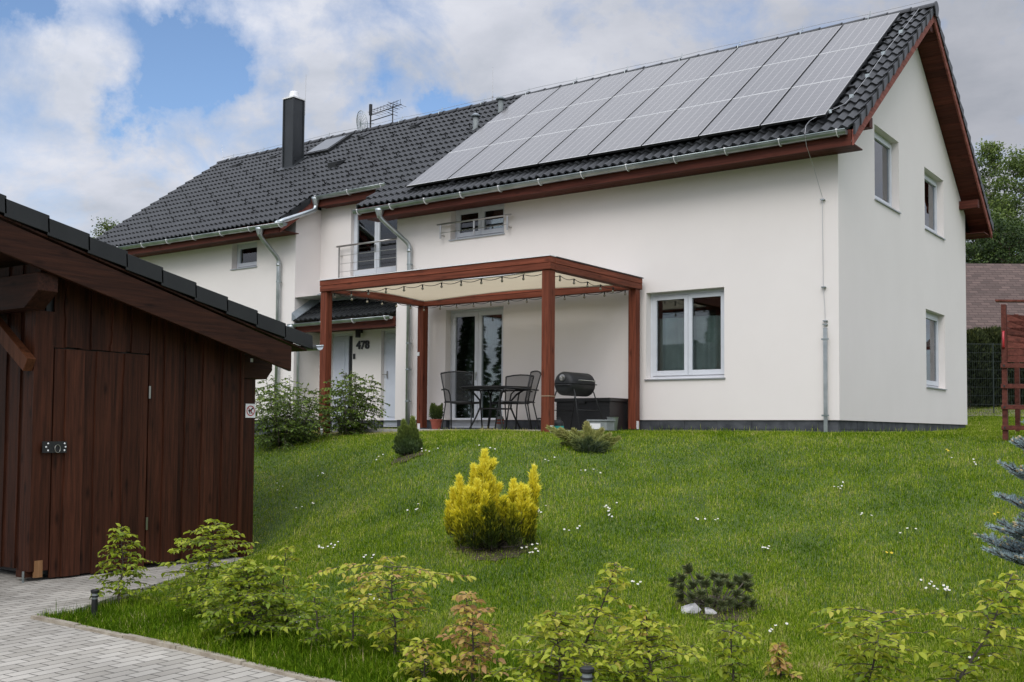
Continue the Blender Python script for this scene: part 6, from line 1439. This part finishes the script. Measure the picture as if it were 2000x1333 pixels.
# conifers and a roof across the road behind the viewer: seen only as reflections
for i in range(22):
    xx = -88 + i * 3.6 + (i % 3) * .9; yy = -62 - (i * 37 % 9); H = 9.5 + (i * 53 % 7) * .9 + (4.5 if xx < -44 else 0); P = np.array([xx, yy, -1.8]); n = 2600; zt_ = rng.uniform(.02, 1, n); a_ = rng.uniform(0, 6.28, n); rr = (1 - zt_) * 2.0 * np.sqrt(rng.uniform(.1, 1, n)) * (1 + .25 * np.sin(zt_ * 60)) + .05
    t = thing('spruce_tree', 'dark spruce of the tree row across the road, seen only as a reflection', 'tree', tuple(P), 'spruces across the road')
    V, F, k = blades(P + np.stack([rr * np.cos(a_), rr * np.sin(a_), zt_ * H], -1), np.stack([np.cos(a_), np.sin(a_), -.3 + 0 * a_], -1), rdir(n), .6, .22, 'dia', .1); veg('crown', V, F, M['ever'], np.repeat(rng.uniform(0, .6, n), k), t)
    mb = MB(); mb.tube([P, P + [0, 0, H]], .14, 8, r2=.02); mb.build('trunk', M['bark'], t)
# --- path lights, daisies, dandelions
for (u, v, vt, lab) in ((184, 1213, 1152, 'short black path light in the grass tip beside the paving'), (1146, 1440, 1304, 'short black path light among the young hornbeams at the bottom edge')):
    P = G(u, v); P[2] = float(hgt(P[0], P[1])); D_ = depth(P); H = (CAM + D_ * ray(u, vt))[2] - P[2]; r = .032 if u > 500 else .030
    t = thing('path_light', lab, 'garden light', tuple(P), 'black path lights along the planting strip')
    m = MB(); m.lathe(P, [(r * .8, -.05), (r * .8, H - .075)], 18); m.build('pole', M['black'], t); m = MB(); m.lathe(P, [(r * .75, H - .074), (r * .75, H - .028)], 18); m.build('lens', M['railm'] if False else M['greyp'], t)
    m = MB(); m.lathe(P, [(r * 1.02, H - .058), (r * 1.02, H - .048)], 18); m.lathe(P, [(r, H - .027), (r * 1.1, H - .02), (r * 1.1, H - .006), (r * .7, H)], 18); m.build('cap', M['black'], t)
M['petal'] = pm('white_petal', (.72, .72, .70), rough=.6); M['yel'] = pm('yellow_flower', (.60, .45, .02), rough=.6)
def flowers(u, v, cnt, spread, i, lab, yellow=False):
    P = G(u, v); rr = random.Random(i); t = thing('dandelion' if yellow else 'daisy_clump', lab, 'dandelion' if yellow else 'daisies', tuple(P), None if yellow else 'daisies in the lawn')
    for k in range(cnt):
        m = MB(); px = P[0] + rr.gauss(0, 1) * spread; py = P[1] + rr.gauss(0, 1) * spread; pz = float(hgt(px, py)) + rr.uniform(.045, .085); r = .0105 * (1.2 if yellow else 1)
        tilt = np.array([rr.uniform(-.4, .4) + .25, rr.uniform(-.4, .4) - .45, 1.0]); m.lathe((px, py, pz), [(r * .3, 0), (r, .004), (r * .9, .006)], 8, tuple(tilt)); m.cur = 1; m.lathe(np.array([px, py, pz]) + tilt / np.linalg.norm(tilt) * .0062, [(r * .35, 0), (r * .25, .003)], 6, tuple(tilt))
        m.cur = 2; m.tube([(px, py, pz - .08), (px, py, pz + .002)], .0012, 4); m.build('flower', [M['yel'] if yellow else M['petal'], M['yel'], M['dgreen']], t)
DA = [(1035, 1090, 9, .05, 'white daisies right below the golden conifer'), (632, 1083, 9, .07, 'daisies in the lawn right of the shed corner'), (718, 1100, 4, .03, 'small tight daisy group above the flat-topped sapling'), (1488, 1088, 4, .05, 'daisy row left of the right-hand lawn middle, above the dwarf pine'), (1822, 1165, 7, .06, 'brightest daisies on the right of the lawn, left of the blue spruce foot'), (1850, 1170, 6, .05, 'second bright daisy group beside the blue spruce foot'),
      (1195, 1005, 7, .07, 'daisies in the mid lawn right of the golden conifer'), (1190, 1022, 3, .06, 'three daisies just below the mid-lawn group'), (1110, 1050, 4, .05, 'daisies halfway between golden conifer and dwarf pine'), (1388, 1028, 5, .07, 'daisies in the middle of the lawn above the dwarf pine'), (1058, 1010, 5, .03, 'daisies at the right side of the golden conifer'), (830, 892, 5, .06, 'daisies at the foot of the small dark conifer'), (748, 902, 3, .06, 'daisies left of the small dark conifer'), (1640, 963, 5, .08, 'daisies in the far right lawn below the plinth'),
      (1145, 938, 4, .10, 'daisies below the spreading juniper'), (1680, 1022, 3, .05, 'daisies in the right half of the lawn'), (628, 938, 4, .06, 'daisies on the upper left slope'), (560, 955, 3, .09, 'scattered daisies near the upper shed corner'), (1242, 1155, 4, .03, 'tight daisy pair left of the dwarf pine'), (585, 1232, 6, .04, 'daisies between the second and third young hornbeams'), (735, 1188, 5, .06, 'daisies left of the flat-topped sapling stem'), (1055, 910, 4, .12, 'sparse daisies between golden conifer tip and juniper'),
      (1025, 1268, 3, .05, 'daisies left of the dense sapling by the path light'), (1908, 1306, 3, .04, 'daisies in the lower right corner'), (1520, 1245, 4, .05, 'daisies beside the tiny brownish sapling'), (820, 1010, 4, .09, 'daisies left of the golden conifer'), (1905, 905, 4, .12, 'daisies before the climbing frame'), (960, 882, 3, .10, 'faint daisies just above the golden conifer tip'), (600, 1000, 5, .12, 'daisies on the shaded slope beside the shed'), (1780, 1060, 3, .10, 'lone daisies left of the blue spruce branches')]
for i, (u, v, c, s_, lab) in enumerate(DA): flowers(u, v, c, s_, i, lab)
for i, (u, v, lab) in enumerate(((1851, 891, 'yellow dandelion in the upper right lawn, nearest the climbing frame'), (1740, 1095, 'yellow dandelion in the lower right lawn'), (1948, 1019, 'yellow dandelion next to the blue spruce branches'))): flowers(u, v, 2, .015, 50 + i, lab, True)
